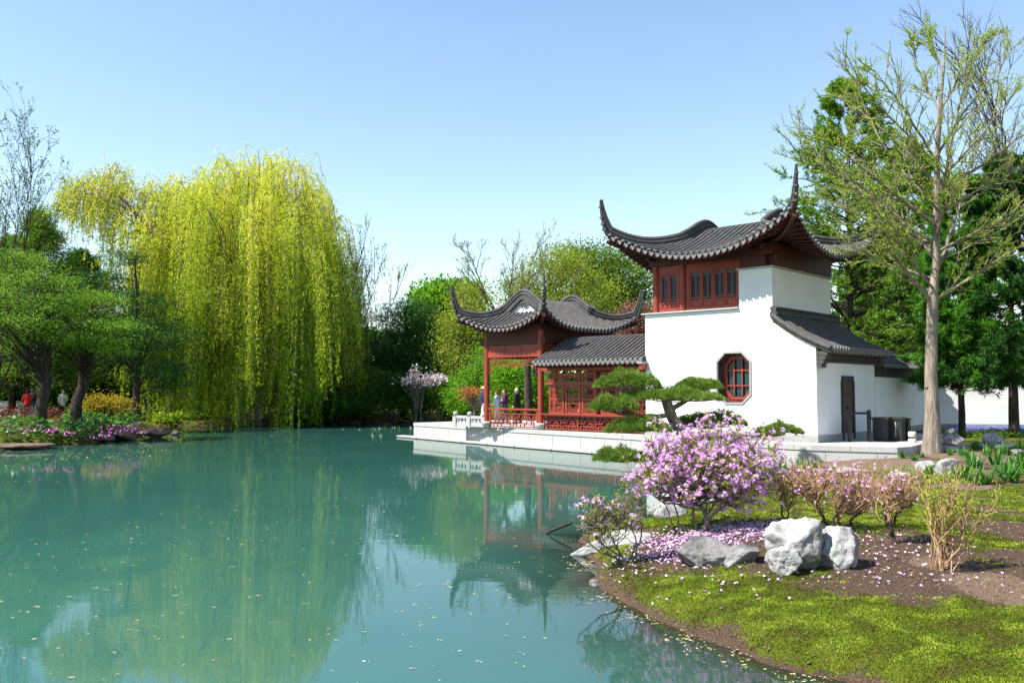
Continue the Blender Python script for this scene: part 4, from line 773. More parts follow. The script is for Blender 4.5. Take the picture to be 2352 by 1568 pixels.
# understorey shrubs and dark planting along the far shore
for i, (px, py, rx, ry, Y, mat, lab) in enumerate([
    (660,905,60,38,64,'deep','dark round shrub under the right half of the willow'), (760,900,55,48,63,'deep','dark shrub at the foot of the bare tree'), (840,890,50,45,62,'olive','olive shrub left of the pale magnolia'),
    (905,900,50,42,61,'deep','deep green shrub beneath the pale magnolia'), (965,912,48,36,60,'deep','deep green mounded shrub right of the magnolia'), (1020,905,45,42,60,'fresh','fresh green shrub behind the orange maple'),
    (1065,915,40,36,58,'fresh','light green shrub left of the orange maple'), (560,900,70,40,70,'deep','dark shrub hidden behind the willow strands'), (800,935,60,20,60,'deep','low dark planting at the water under the bare tree'), (700,945,60,18,60,'deep','low dark planting at the water under the willow'),
    (450,905,60,30,66,'olive','olive shrub behind the walkers left of the willow'), (1290,920,40,45,58,'deep','dark shrub behind the gallery screens'), (1380,915,60,55,58,'deep','dark shrub behind the gallery roof')]):
    leafy('shrub', px, Y, lab, [blob(px, py, rx, ry, Y)], M[mat], M['darkbark'], .06, 120, 50, .17, .38, .6, 30, stems=4, cat='shrub', group=None, twigs=False)
leafy('magnolia_tree', 955, 58, 'small magnolia covered in pale pink blossom by the far shore', [blob(952,866,22,19,58), blob(975,872,18,10,58), blob(925,874,9,5,58)], M['magnolia'], M['bark'], .05, 34, 10, .19, .24, .7, 45, stems=3)
leafy('flowering_shrub', 1010, 59, 'white flowering shrub right of the pale magnolia', [blob(1005,873,20,10,59)], M['magnolia'], M['bark'], .04, 16, 30, .22, .25, .7, 14, cat='shrub', stems=3)
leafy('maple_shrub', 1092, 44.5, 'small orange-leaved maple behind the stone balustrade', [blob(1082,897,26,9,44.5), blob(1098,905,18,8,44.5), blob(1072,912,14,8,44.5)], M['orange'], M['bark'], .07, 70, 14, .10, .2, .5, 40, cat='shrub', flat=.5, z=.74, top=aty(1088, 905, 44.5))
leafy('yellow_shrub', 245, 46, 'yellow-orange spreading shrub beside the leaning trunk', [blob(235,925,40,18,46), blob(270,932,28,15,46), blob(215,937,20,12,46)], M['yellow'], M['darkbark'], .07, 100, 24, .13, .3, .55, 50, stems=3, cat='shrub', z=.6)
leafy('low_tree', 330, 66, 'soft green low tree behind the yellow shrub', [blob(320,875,60,28,66), blob(390,880,40,25,66)], M['olive'], M['darkbark'], .1, 160, 40, .15, .35, .55, 40, z=.6)
# distant belt of woodland closing the view
wb = MB(); n = 52000; wxv = rng.uniform(-95, 75, n); wyv = rng.uniform(88, 112, n); hm = 6.5 + 5 * fbm(np.c_[wxv * .09, wyv * .02, 0 * wxv], 3, 4); zz = .3 + hm * rng.random(n) ** .7
cl = fbm(np.c_[wxv * .3, wyv * .3, zz * .3], 3, 8); wb.leaves(np.c_[wxv, wyv, zz], .75, .5, rdir(n), np.clip(cl * 1.6 - .3, 0, 1)); tag(wb.build('distant_woods', M['deep']), 'continuous dark green woodland closing the view behind the garden', 'woodland', kind='stuff')
# --- right side trees
conifer('larch_tree', 1950, 44, 'tall feathery green larch rising behind the tower roof', 195, 250, 830, M['larch'], M['darkbark'], .28, 220, -.1, .35, .22, .045, 12, 1.3, shape=.7, sub=9)
conifer('larch_tree', 2085, 50, 'second feathery larch behind the pale-barked tree trunk', 330, 150, 840, M['larch'], M['darkbark'], .25, 190, -.1, .35, .22, .055, 13, 1.3, shape=.7, sub=8)
conifer('blue_spruce', 2075, 46, 'grey-blue spruce between tower roof and pale-barked tree', 610, 75, 850, M['spruce'], M['darkbark'], .2, 110, -.2, .15, .2, .05, 10, 1.0, shape=.8)
conifer('green_conifer', 1975, 52, 'fresh green conifer just right of the tower wall', 560, 90, 860, M['fresh'], M['darkbark'], .2, 130, -.2, .15, .2, .07, 12, 1.2, shape=.6)
conifer('pine_tree', 2205, 33, 'dense bright green pine behind the pale-barked tree', 430, 105, 900, M['brightpine'], M['darkbark'], .13, 160, -.05, .35, .20, .035, 18, 1.3, z=.66, shape=.35, sub=7)
conifer('pine_tree', 2325, 32, 'dark pine at the right edge with a thick trunk', 380, 140, 880, M['pine'], M['darkbark'], .19, 170, -.1, .3, .20, .04, 18, 1.3, z=.66, shape=.35, sub=7)
bare('bare_tree', 2400, 31, 'dark bare-branched tree leaning in at the right edge', 190, 40, M['bud'], M['darkbark'], .14, 7, (6, 6, 5), .06, 1, low=640, ang=.6, up=.2)
# --- big pale-barked tree with sparse young leaves
def ginkgo():
    base = gp(2140, 1042, .6); Y = base[1]; e = empty('ginkgo_tree', base, 0, 'tall pale-barked tree with sparse budding branches in front of the garden wall', 'tree'); tb = MB()
    W = lambda x, y, d=0: aty(x, y, Y + d); key = [(2141,1048),(2141,960),(2138,860),(2140,760),(2142,690),(2150,610),(2151,520),(2153,440),(2152,360),(2158,270),(2163,200),(2168,150),(2171,62)]
    P = np.array([W(x, y) for x, y in key]); rad = np.array([21,15.5,14.2,13,12,8,7.8,7,6.1,5.2,4.1,3,1.2]) * mpp(Y); rad[0] *= 1.15
    u = np.linspace(0, 12, 60); Pp = np.stack([np.interp(u, range(13), P[:, i]) for i in range(3)], 1); rr = np.interp(u, range(13), rad) * (1 + .09 * (fbm(np.c_[u * 2.2, u * 0, u * 0], 3, 2) - .5) * 2); tb.tubes(Pp, rr, 16)
    for zz, s_ in ((888, 1), (800, -1)): c = W(2138 - s_ * 8, zz, -.05); tb.lathe([(0, -.1), (.07, -.05), (.085, 0), (.07, .05), (0, .1)], c, 10)
    main = [((2143,700),(2040,560),(1950,500),-1.),((2146,690),(2240,630),(2352,560),-.6),((2150,600),(2075,480),(1905,395),.8),((2150,630),(2192,520),(2230,380),1.),((2153,500),(2240,430),(2380,370),.8),((2152,520),(2030,430),(1880,310),-1.4),((2153,430),(2080,330),(1935,215),.6),((2155,420),(2235,330),(2345,200),-1.),((2154,380),(2090,260),(2010,165),-.6),((2157,350),(2230,225),(2330,110),.6),((2160,260),(2120,190),(2092,105),.5),((2162,250),(2215,160),(2262,85),-.5),((2166,170),(2142,110),(2125,70),.3),((2150,560),(2000,520),(1870,440),1.6),((2150,580),(2260,520),(2390,470),-1.8),((2150,470),(2010,350),(1960,180),1.8),((2154,460),(2200,300),(2225,120),-1.6),((2148,640),(2030,610),(1930,560),1.8),((2150,545),(2190,440),(2180,330),-2.2),((2152,480),(2100,420),(2060,330),-2.4),((2146,665),(2080,600),(2010,450),-2.2),((2150,560),(1990,470),(1850,330),.3),((2152,500),(1980,420),(1830,370),-1.),((2154,440),(2300,360),(2420,250),1.2),((2150,600),(2300,540),(2420,450),.6),((2156,380),(2040,270),(1940,150),-1.8)]
    L = []
    for a, bm, c, d in main:
        p0, p1, p2 = W(*a), W(*bm, d * .7), W(*c, d * 1.4); t = np.linspace(0, 1, 12)[:, None]; L.append((1 - t) ** 2 * p0 + 2 * t * (1 - t) * p1 + t * t * p2 + rng.normal(size=(12, 3)) * .04 * t)
    L = np.array(L); tb.tubes(L, np.array([7.5,6.5,7,6,5.5,6,5.5,5.5,5,4.5,3.5,3.5,2.5,5,5,5,5,4.5,4.5,4,4.5,5,4.5,4.5,4.5,4])[:, None] * .72 * mpp(Y) * np.linspace(1, .18, 12), 8)
    C1, _, _ = children(L, 15, .42, .6, .10, .12, 8, .4, .12, .06); tb.tubes(C1, np.linspace(.018, .007, 8), 5); C2, _, _ = children(C1, 3, .45, .6, .1, .2, 6, .18); tb.tubes(C2, np.linspace(.010, .005, 6), 4)
    tb.build('trunk', M['palebark'], e, base); Q = np.concatenate([pts_on(C1, 13, .05)[0], pts_on(C2, 6, .05)[0], pts_on(L, 30, .25)[0]]); k = 3; Q = np.repeat(Q, k, 0) + rng.normal(size=(len(Q) * k, 3)) * .025
    MB().leaves(Q, .055 * rng.uniform(.5, 1.3, len(Q)), .032, rdir(len(Q)) + np.array([0, 0, .5])).build('crown', M['ginkgo'], e, base)
ginkgo()
# --- cloud-pruned pine
def bonsai():
    Y = 26.2; b = np.array([PINE[0], PINE[1], gz(PINE[0], PINE[1]) - .05]); e = empty('cloud_pruned_pine', b, 0, 'cloud-pruned pine with flat needle pads in front of the white tower', 'tree'); tb = MB(); W = lambda x, y, d=0: aty(x, y, Y + d); m = mpp(Y)
    tr = np.array([b, W(1580, 1010), W(1562, 985), W(1545, 962), W(1537, 940), W(1530, 920), W(1524, 905)]); u = np.linspace(0, 6, 30); tp = np.stack([np.interp(u, range(7), tr[:, i]) for i in range(3)], 1); tb.tubes(tp, np.interp(u, range(7), np.array([17, 16, 14.5, 13, 12.5, 11, 8]) * m) * (1 + .14 * (vnoise(np.c_[u * 1.7, u, u], 3) - .5)), 14)
    pads = [(1438,872,68,17,.3,(1526,912)),(1551,906,104,13,0,(1527,908)),(1601,883,50,10,.5,(1545,938)),(1411,928,54,14,-.4,(1540,950)),(1467,977,70,14,-.6,(1555,972)),(1631,963,70,16,.5,(1560,978)),(1787,985,47,11,-.2,(1580,1005)),(1428,1045,52,13,-1.0,(1580,1030))]
    Qs, Ds, Ts = [], [], []
    for px, py, rx, ry, d, frm in pads:
        c = W(px, py + ry * .4, d); rr = rx * m; ry = ry * 1.35; sgn = 1 if px > frm[0] else -1; end = W(px + sgn * rx * .35, py + ry * .8, d); lw_ = .55 if px in (1787, 1428) else 1
        P = curve(W(*frm), end, 10, -.05, .05)[0]; tb.tubes(P, np.linspace(.085, .022, 10), 7); S = P[rng.integers(4, 10, 26)]; a = rng.random(26) * 6.283; r = np.sqrt(rng.random(26)) * rr
        E = np.stack([c[0] + np.cos(a) * r, c[1] + np.sin(a) * r * .75, np.full(26, c[2])], 1); tb.tubes(curve(S, E, 6, -.05, .08), np.linspace(.024, .008, 6), 4)
        n = int(900 * (rx / 60)); a = rng.random(n) * 6.283; r = np.sqrt(rng.random(n)); h = np.sqrt(np.clip(1 - r ** 2.2, 0, 1)); lump = .55 + .9 * vnoise(np.c_[np.cos(a) * r * 3.5 + px, np.sin(a) * r * 3.5, 0 * a], 5)
        er = 1 + .45 * (vnoise(np.c_[np.cos(a) * 2.5 + px, np.sin(a) * 2.5, 0 * a], 6) - .4)
        q = np.stack([c[0] + np.cos(a) * r * rr * er, c[1] + np.sin(a) * r * rr * .75 * er, c[2] - ry * m * .45 + h * ry * m * 1.5 * lump * rng.uniform(.35, 1, n)], 1); k = 13
        Qs.append(np.repeat(q, k, 0)); nn = np.repeat(np.stack([np.cos(a) * r * .9, np.sin(a) * r * .9, .45 + 0 * a], 1), k, 0); Ds.append(nn + rng.normal(size=nn.shape) * .55); Ts.append(np.repeat(rng.random(n), k))
    tb.build('trunk', M['palebark'], e, b); Q = np.concatenate(Qs); D = np.concatenate(Ds); T = np.concatenate(Ts)
    MB().leaves(Q, .14 * rng.uniform(.6, 1.25, len(Q)), .014, D, np.clip(T * .7 + rng.random(len(Q)) * .4, 0, 1)).build('crown', M['bonsai'], e, b)
bonsai()
# ------------------------------------------------------------------ rocks
def rock_mesh(seed, sub=4, planes=13, rough=.10, fine=.035, flat=.7):
    r = np.random.default_rng(seed); bm = bmesh.new(); bmesh.ops.create_icosphere(bm, subdivisions=sub, radius=1); bm.verts.ensure_lookup_table()
    V = np.array([v.co[:] for v in bm.verts]); Fc = np.array([[v.index for v in f.verts] for f in bm.faces]); bm.free()
    nn = nrm(r.normal(size=(planes, 3))); hh = r.uniform(.58, .95, planes); dt = V @ nn.T
    rad = np.minimum(np.where(dt > .08, hh / np.maximum(dt, .08), 9).min(1), 1.25)
    s = seed * 7.1; rad = rad * (1 + rough * 2.2 * (fbm(V * 1.7 + s, 4, seed) - .5) + fine * 3.2 * (fbm(V * 6 + s, 4, seed + 3) - .5)) - .17 * np.clip(.34 - np.abs(fbm(V * 1.5 + s * 2, 3, seed + 9) - .5) * 5, 0, 1)
    return V * rad[:, None] * np.array([1, 1, flat]), Fc
def add_rock(mb, seed, c, sx, sy, sz, rz=0, sub=4, tilt=0, **k):
    V, Fc = rock_mesh(seed, sub, **k); V = V * np.array([sx, sy, sz]); ct, st = math.cos(tilt), math.sin(tilt); V = np.stack([V[:, 0] * ct + V[:, 2] * st, V[:, 1], -V[:, 0] * st + V[:, 2] * ct], 1)
    ca, sa = math.cos(rz), math.sin(rz); V = np.stack([V[:, 0] * ca - V[:, 1] * sa, V[:, 0] * sa + V[:, 1] * ca, V[:, 2]], 1); mb.add(V + np.array(c), Fc, 0, True)
def rock(seed, px, pyb, w, h, label, mat='rock', group=None, depth=.8, z=None, tilt=0, sub=4, sink=.22, name='garden_rock'):
    p = gp(px, pyb) if z is None else atz(px, pyb, z); m = mpp(p[1]); ww, hh = w * m / 2, h * m; c = p + np.array([0, ww * depth * .7, 0]); mb = MB()
    add_rock(mb, seed, (0, 0, hh * (.5 - sink * .5)), ww * 1.12, ww * depth, hh * .78, rng.uniform(-.4, .4), sub, tilt); o = mb.build(name, M[mat]); o.location = tuple(c); return tag(o, label, 'rock', group)
p = gp(1870, 1322); m = mpp(p[1]); mb = MB()         # the big pale boulder: three joined lobes
add_rock(mb, 3, (-.17, .16, .29), .37, .36, .56, .5, 5, .12, planes=16, rough=.16, fine=.05); add_rock(mb, 8, (.29, .14, .22), .27, .32, .47, 1.2, 5, -.08, planes=14, rough=.16, fine=.05); add_rock(mb, 12, (-.38, .06, .09), .17, .24, .24, .1, 5, .2, planes=12, rough=.15, fine=.05)
o = mb.build('garden_rock', M['rock']); o.location = tuple(p + np.array([.12, .22, 0])); tag(o, 'big pale cleft boulder standing highest on the foreground lawn', 'rock')
p = gp(1662, 1306); mb = MB(); add_rock(mb, 5, (-.16, .12, .06), .36, .32, .29, .3, 5, .1, planes=15); add_rock(mb, 17, (.20, .05, .05), .32, .30, .26, -.4, 5, -.12, planes=12)
o = mb.build('garden_rock', M['rock2']); o.location = tuple(p + np.array([0, .24, 0])); tag(o, 'low grey rock under the pink azalea with shaded left end', 'rock')
rock(23, 1412, 1288, 170, 62, 'pale slanting rock slab at the pond edge behind the small azalea', 'rock', z=-.02, depth=.7, tilt=-.22, sub=5)
rock(31, 1462, 1225, 60, 48, 'pale rounded rock at the water behind the small azalea', 'rock', z=.0, depth=.8)
rock(34, 1535, 1205, 80, 52, 'pale rock half hidden behind the lime leaves of the pink azalea', 'rock', z=.1, depth=.8)
rock(37, 1368, 1348, 26, 18, 'small grey stone at the tip of the lawn in the water', 'rock2', z=-.02)
for i, (px, py, w, h, mt, lab) in enumerate([
    (1961,1096,84,26,'rock','flat pale rock behind the twiggy azaleas nearest the terrace wall'), (2067,1102,46,18,'rock','low pale rock between two flat rocks in the soil bed'), (2134,1082,58,24,'rock','pale rock left of the tallest bed rock'), (2180,1086,52,36,'rock','upright pale rock among the front daylilies'), (2030,1124,40,20,'rock2','dull grey rock behind the twiggy azaleas'),
    (2190,1012,35,36,'rock2','tall dark-sided rock behind the pale-barked tree by the blue flowers'), (2196,1024,42,24,'rock','pale rock in front of the tall dark-sided rock'), (2217,1034,34,16,'rock2','low grey rock beside the pale one near the tree'), (2253,1030,40,18,'rock2','grey rock between the low grey rock and the big bed boulder'),
    (2292,1030,58,34,'rock','large sunlit rock below the blue flowers near the right edge'), (2322,1034,50,24,'rock2','grey rock leaning on the large sunlit rock at the right edge'), (2112,1024,42,26,'rock','pale rock between the lamp and the pale-barked tree'), (2181,1040,44,18,'rock','low pale rock at the right foot of the pale-barked tree'), (2347,1048,40,18,'rock2','dark low rock at the right picture edge')]):
    rock(40 + i * 3, px, py, w, h, lab, mt, None)
for i, (px, py, w, h, lab) in enumerate([(60,1018,110,40,'long brown slanting rock under the pink flowers on the left bank'), (150,1012,60,24,'dark brown rock right of the long slanting rock'), (215,1016,70,24,'flat brown rock low at the water on the left bank'), (275,1012,70,32,'square brown rock below the glossy leaves'), (352,1006,60,20,'pinkish brown rock at the water nearest the left bank tip'), (30,1034,110,18,'flat pinkish rock at the lower left waterline'), (402,1000,24,12,'small brown rock beyond the left bank tip')]):
    rock(90 + i * 3, px, py, w, h, lab, 'brownrock', None, z=-.02, sink=.1)
for i, px in enumerate(list(range(590, 640, 22)) + list(range(660, 960, 22))):
    rock(120 + i % 5, px + rng.uniform(-6, 6), 977 + rng.uniform(-3, 2) - (px > 700) * 4, rng.uniform(14, 30), rng.uniform(6, 13), 'brown edging stone along the far waterline', 'brownrock', 'edging stones along the far waterline', z=-.02, sub=3, name='edging_stone')
# ------------------------------------------------------------------ azaleas
def flowers(mb, Q, D, s, tint):                   # five petals in a shallow cup
    n = len(Q); D = nrm(D); A = nrm(np.cross(D, rdir(n))); B = np.cross(D, A)
    for k in range(5):
        a = k * 1.2566; d = A * math.cos(a) + B * math.sin(a) + D * .45; mb.leaves(Q, s, s * .62, d, tint, 0, D)
def azalea(px, py, label, bl, nstem, nc, nf, tips, r0, Y=None, trunkpts=None, bloom=.03, lf=.035, name='azalea_shrub', nleaf=6, petal='petal', twr=1.0, leafmat='bud'):
    b = gp(px, py); e = empty(name, b - np.array([0, 0, .03]), 0, label, 'shrub'); b = b - np.array([0, 0, .03]); tb = MB(); C, d, k = in_blobs(bl, nc, .25)
    if trunkpts is None: trunkpts = []
    main = []
    for tp in trunkpts:
        P = np.array([aty(x, y, b[1] + dd) for x, y, dd in tp[0]]); u = np.linspace(0, len(P) - 1, 16); Q = np.stack([np.interp(u, range(len(P)), P[:, i]) for i in range(3)], 1); Q[1:] += rng.normal(size=(15, 3)) * .008; tb.tubes(Q, np.linspace(tp[1], tp[2], 16), 8); main.append(Q)
    if not main:
        E = C[rng.choice(nc, nstem)]; S = b + np.c_[rng.normal(size=(nstem, 2)) * .07, np.zeros(nstem)]; L = curve(S, E, 16, -.08, .10); tb.tubes(L, np.linspace(r0, r0 * .3, 16), 6); main = list(L)
    Mn = np.array(main); st = Mn[rng.integers(0, len(Mn), nc), rng.integers(6, 16, nc)]; Bp = curve(st, C, 9, -.05, .12 if petal == 'petal' else .2); tg = MB(); tg.tubes(Bp, np.linspace(r0 * .42, .0035 * twr, 9), 5)
    C1, _, _ = children(Bp, 5, .4, .6, .25, .3, 6, .10, .2, .08); tg.tubes(C1, np.linspace(.0045, .002, 6) * twr, 4); C2, _, _ = children(C1, 2, .5, .6, .3, .3, 4, .05); tg.tubes(C2, np.linspace(.003, .0018, 4) * twr, 3); tg.build('twigs', M['bark'] if petal == 'petal' else M['tanbark'], e, b)
    tb.build('trunk', M['bark'] if petal == 'petal' else M['darkbark'], e, b); T = np.concatenate([C1[:, -1], Bp[:, -1], C2[:, -1]]); TD = nrm(np.concatenate([C1[:, -1] - C1[:, -2], Bp[:, -1] - Bp[:, -2], C2[:, -1] - C2[:, -2]]))
    sel = rng.random(len(T)) < nf; Q = np.repeat(T[sel], tips, 0); D = np.repeat(TD[sel], tips, 0) + rng.normal(size=(len(Q), 3)) * .8 + np.array([0, -.2, .35]); Q = Q + nrm(D) * .022 + rng.normal(size=Q.shape) * .014
    fm = MB(); flowers(fm, Q, D, bloom * rng.uniform(.7, 1.2, len(Q)), np.repeat(rng.random(len(T[sel])) * .7, tips) + rng.random(len(Q)) * .3); 
    if len(Q): fm.build('blossom', M['petal'], e, b)
    Q, D = pts_on(np.concatenate([C1]), nleaf, .4); k = 2; Q = np.repeat(Q, k, 0); MB().leaves(Q, lf * rng.uniform(.5, 1.2, len(Q)), lf * .42, np.repeat(D, k, 0) * .7 + rdir(len(Q)) * .8 + np.array([0, 0, .3])).build('foliage', M[leafmat], e, b); return e
Ya = gp(1618, 1222)[1]
azalea(1618, 1222, 'large azalea covered in pink-purple blossom on the foreground lawn', [blob(1640,1065,150,70,Ya), blob(1560,1050,95,60,Ya), blob(1720,1060,95,62,Ya), blob(1495,1105,50,38,Ya), blob(1600,1120,80,40,Ya), blob(1700,1120,80,45,Ya), blob(1640,1000,70,30,Ya), blob(1530,1000,40,22,Ya), blob(1770,1060,50,45,Ya), blob(1700,1000,50,25,Ya), blob(1770,1000,16,28,Ya), blob(1700,1165,35,14,Ya)], 6, 205, .46, 4, .03, Ya,
       [([(1612,1226,0),(1622,1200,0),(1618,1175,.05),(1600,1150,.1),(1590,1110,.1)], .045, .016), ([(1622,1200,0),(1648,1170,-.05),(1665,1140,-.1),(1690,1100,-.1)], .028, .012), ([(1618,1176,0),(1606,1150,.1),(1585,1125,.2),(1555,1085,.25)], .03, .012), ([(1660,1150,0),(1680,1160,.3),(1670,1110,.35),(1650,1050,.4)], .024, .01), ([(1640,1180,0),(1700,1130,.1),(1740,1090,.2),(1770,1060,.2)], .022, .009), ([(1590,1200,.25),(1592,1160,.3),(1570,1120,.35),(1530,1080,.4)], .02, .008), ([(1560,1205,.3),(1550,1160,.35),(1535,1120,.4),(1500,1090,.4)], .014, .007), ([(1545,1205,.3),(1530,1160,.35),(1505,1140,.3),(1470,1110,.3)], .012, .006)], bloom=.032, nleaf=9, lf=.045)
Yb = gp(1432, 1296)[1]
azalea(1432, 1296, 'small sparse azalea with few pink blooms leaning over the pond edge', [blob(1380,1170,40,35,Yb), blob(1350,1195,35,14,Yb), blob(1420,1150,55,30,Yb), blob(1470,1170,40,40,Yb), blob(1400,1220,60,30,Yb), blob(1450,1120,35,22,Yb)], 8, 60, .055, 3, .014, Yb,
       [([(1438,1298,0),(1415,1280,0),(1375,1265,0),(1330,1225,0),(1322,1205,0)], .02, .005), ([(1438,1298,0),(1422,1268,.1),(1400,1230,.1),(1385,1180,.1)], .018, .005), ([(1440,1298,0),(1455,1262,.1),(1462,1240,.1),(1440,1180,.1),(1425,1150,.1)], .013, .005), ([(1440,1298,0),(1405,1262,-.1),(1370,1240,-.1),(1340,1200,-.1)], .014, .004), ([(1445,1298,0),(1475,1230,.15),(1470,1190,.2),(1480,1150,.2)], .012, .004)], nleaf=4)
def row(px, py, lab, tr, bl, nc=70, nf=.08, leafmat='budtan', r=.02):
    Yc = gp(px, py)[1]; return azalea(px, py, lab, [blob(b_[0], b_[1], b_[2] * 1.35, b_[3] * .95, Yc) for b_ in bl], 3, nc, nf, 2, r, Yc, tr, bloom=.026, petal='x', nleaf=3, lf=.022, leafmat=leafmat)
row(1802, 1200, 'thin twiggy azalea just right of the big pink one', [([(1803,1203,0),(1797,1180,0),(1795,1150,0),(1800,1120,.1)], .016, .007), ([(1803,1200,0),(1815,1165,0),(1825,1130,0)], .012, .006)], [(1800,1105,45,40), (1830,1080,30,25)], 34, .07)
row(1906, 1220, 'sparse azalea with a dark trunk curving left behind the boulder', [([(1914,1221,0),(1893,1198,0),(1882,1165,.05),(1872,1150,.1)], .03, .012), ([(1882,1165,.05),(1850,1140,0),(1825,1115,0)], .013, .006), ([(1876,1152,.1),(1890,1130,.1),(1900,1100,.1)], .012, .006)], [(1870,1105,70,38), (1900,1085,50,30), (1830,1100,35,30)], 60, .10)
row(1945, 1222, 'sparse azalea with two crooked trunks joined by a level branch', [([(1918,1224,0),(1916,1190,0),(1924,1172,0),(1935,1150,0)], .018, .007), ([(1938,1222,0),(1926,1195,0),(1921,1172,0)], .017, .012), ([(1957,1222,0),(1953,1195,.05),(1975,1175,.1),(1988,1155,.1)], .024, .01), ([(1924,1172,0),(1950,1180,.1),(1975,1175,.1)], .012, .010)], [(1975,1110,60,40), (2000,1095,45,30), (1950,1095,40,25), (1990,1140,40,18)], 60, .10)
row(2056, 1248, 'sparse azalea with a pale forked trunk beside the bare soil', [([(2056,1250,0),(2050,1225,0),(2040,1205,0),(2028,1180,0),(2030,1160,0)], .032, .013), ([(2046,1208,0),(2042,1170,.1),(2048,1130,.1),(2055,1090,.1)], .02, .009), ([(2048,1212,0),(2056,1180,-.05),(2075,1165,-.1),(2100,1158,-.1)], .018, .009)], [(2060,1110,60,40), (2090,1125,45,35), (2030,1115,35,35)], 56, .05)
# tan upright shrub
b = gp(2168, 1308); e = empty('upright_shrub', b, 0, 'pale tan many-stemmed shrub with yellow-green young leaves at right', 'shrub'); tb = MB(); n = 34
a = rng.random(n) * 6.283; mz = mpp(b[1]); E = b + np.stack([rng.normal(10, 42, n) * mz, np.sin(a) * .22, rng.uniform(130, 225, n) * mz], 1); S = b + np.c_[rng.normal(size=(n, 2)) * .07, rng.random(n) * .25]
L = curve(S, E, 12, .0, .11); tb.tubes(L, np.linspace(.008, .0035, 12), 5); K = np.array([aty(x, y, b[1]) for x, y in ((2164,1312),(2160,1275),(2172,1250),(2150,1215),(2125,1200))]); u = np.linspace(0, 4, 16)
for off in (0, .12): tb.tubes(np.stack([np.interp(u, range(5), K[:, i]) for i in range(3)], 1) + np.array([off, off, 0]), np.linspace(.026, .008, 16), 8)
C1, _, _ = children(L, 7, .3, .45, .3, .25, 6, .08, .3, .06); tb.tubes(C1, np.linspace(.0045, .002, 6), 4); tb.build('trunk', M['tanbark'], e, b)
Q, D = pts_on(C1, 9, .2); MB().leaves(Q, .035 * rng.uniform(.5, 1.3, len(Q)), .017, D + rdir(len(Q)) * .7).build('foliage', M['bud'], e, b)
# ------------------------------------------------------------------ daylilies, iris, hostas, flower carpets
def blades(n, ln, w, spread, mat, name, seg=5, arch=.9, s=0):
    r = np.random.default_rng(s); a = r.random(n) * 6.283; L = ln * r.uniform(.6, 1.1, n); el = r.uniform(*spread, n); mb = MB(); t = np.linspace(0, 1, seg)
    h = np.stack([np.cos(a), np.sin(a)], 1); rr = L[:, None] * np.cos(el)[:, None] * t; zz = L[:, None] * (np.sin(el)[:, None] * t - arch * .45 * t ** 2.2 * np.cos(el)[:, None]); P = np.stack([h[:, :1] * rr, h[:, 1:] * rr, np.maximum(zz, -.01)], -1)
    P[..., :2] += (r.normal(size=(n, 1, 2)) * ln * .10); Sd = np.stack([-h[:, 1], h[:, 0], 0 * a], 1)[:, None]; wd = w * (np.sin(np.clip(t * .9 + .14, 0, 1) * math.pi) ** .7)[None, :, None]; V = np.stack([P - Sd * wd / 2, P + Sd * wd / 2], 2).reshape(n, seg * 2, 3)
    i = (np.arange(n) * seg * 2)[:, None] + (np.arange(seg - 1) * 2)[None]; Fq = np.stack([i, i + 1, i + 3, i + 2], -1).reshape(-1, 4); mb.add(V.reshape(-1, 3), Fq, 0, False, np.repeat(r.random(n), seg * 2)); return mb
LZ = [blades(46, .40, .032, (.7, 1.45), M['lily'], 'x', s=k) for k in range(3)]; lil = [m_.build('daylily_clump', M['lily']) for m_ in LZ]
LIL = [(2183,1046,.55),(2028,1044,.5),(2050,1034,.5),(2041,1029,.45),(2072,1051,.55),(2100,1058,.5),(2107,1032,.45),(2118,1050,.4),(2213,1048,.75),(2238,1034,.75),(2162,1078,.65),(2240,1076,.95),(2268,1046,.9),(2286,1066,1.),(2310,1044,.9),(2338,1036,.9),(2340,1072,1.),(2087,1097,.6),(2136,1096,.7),(2214,1104,.9),(2252,1112,1.1),(2308,1094,1.),(2322,1106,1.05),(2347,1088,1.),(2228,1064,.85),(2294,1032,.7)]
DL = {0:'small green daylily clump in front of the tree trunk base', 1:'small daylily clump at the terrace wall left end', 2:'small daylily clump nearest the terrace edge', 4:'round daylily clump alone in the middle of the soil', 5:'bright daylily clump right of the lone round one', 6:'small daylily clump at the foot of the lamp', 10:'daylily clump between the upright pale rock and its neighbour', 17:'dark daylily clump behind the twiggy azaleas', 18:'daylily clump just above the tan shrub', 20:'largest daylily clump at the front of the bed'}
for i, (px, py, s) in enumerate(LIL):
    o = lil[i] if i < 3 else lil[i % 3].copy()
    if i >= 3: COL.objects.link(o)
    p = gp(px, py); o.location = tuple(p); o.rotation_euler.z = rng.random() * 6.28; o.scale = (s * 1.4, s * 1.4, s * rng.uniform(1.1, 1.35)); tag(o, DL.get(i, 'dark green daylily clump in the soil bed near the right edge' if px > 2200 else 'small green daylily clump in the bare soil bed'), 'plant', 'daylily clumps in the soil bed')
ir = [blades(60, .62, .024, (1.2, 1.55), M['iris'], 'x', s=9 + k, arch=.3).build('iris_clump', M['iris']) for k in range(2)]
for i, (px, py, s) in enumerate([(1800,1112,1.15), (1838,1108,1.25), (1868,1100,1.05), (1772,1118,.9)]):
    o = ir[i] if i < 2 else ir[i % 2].copy()
    if i >= 2: COL.objects.link(o)
    o.location = tuple(atz(px, py, .03)); o.rotation_euler.z = i * 1.3; o.scale = (s, s, s); tag(o, 'upright pale green iris clump at the inlet below the terrace', 'plant', 'iris clumps at the inlet')
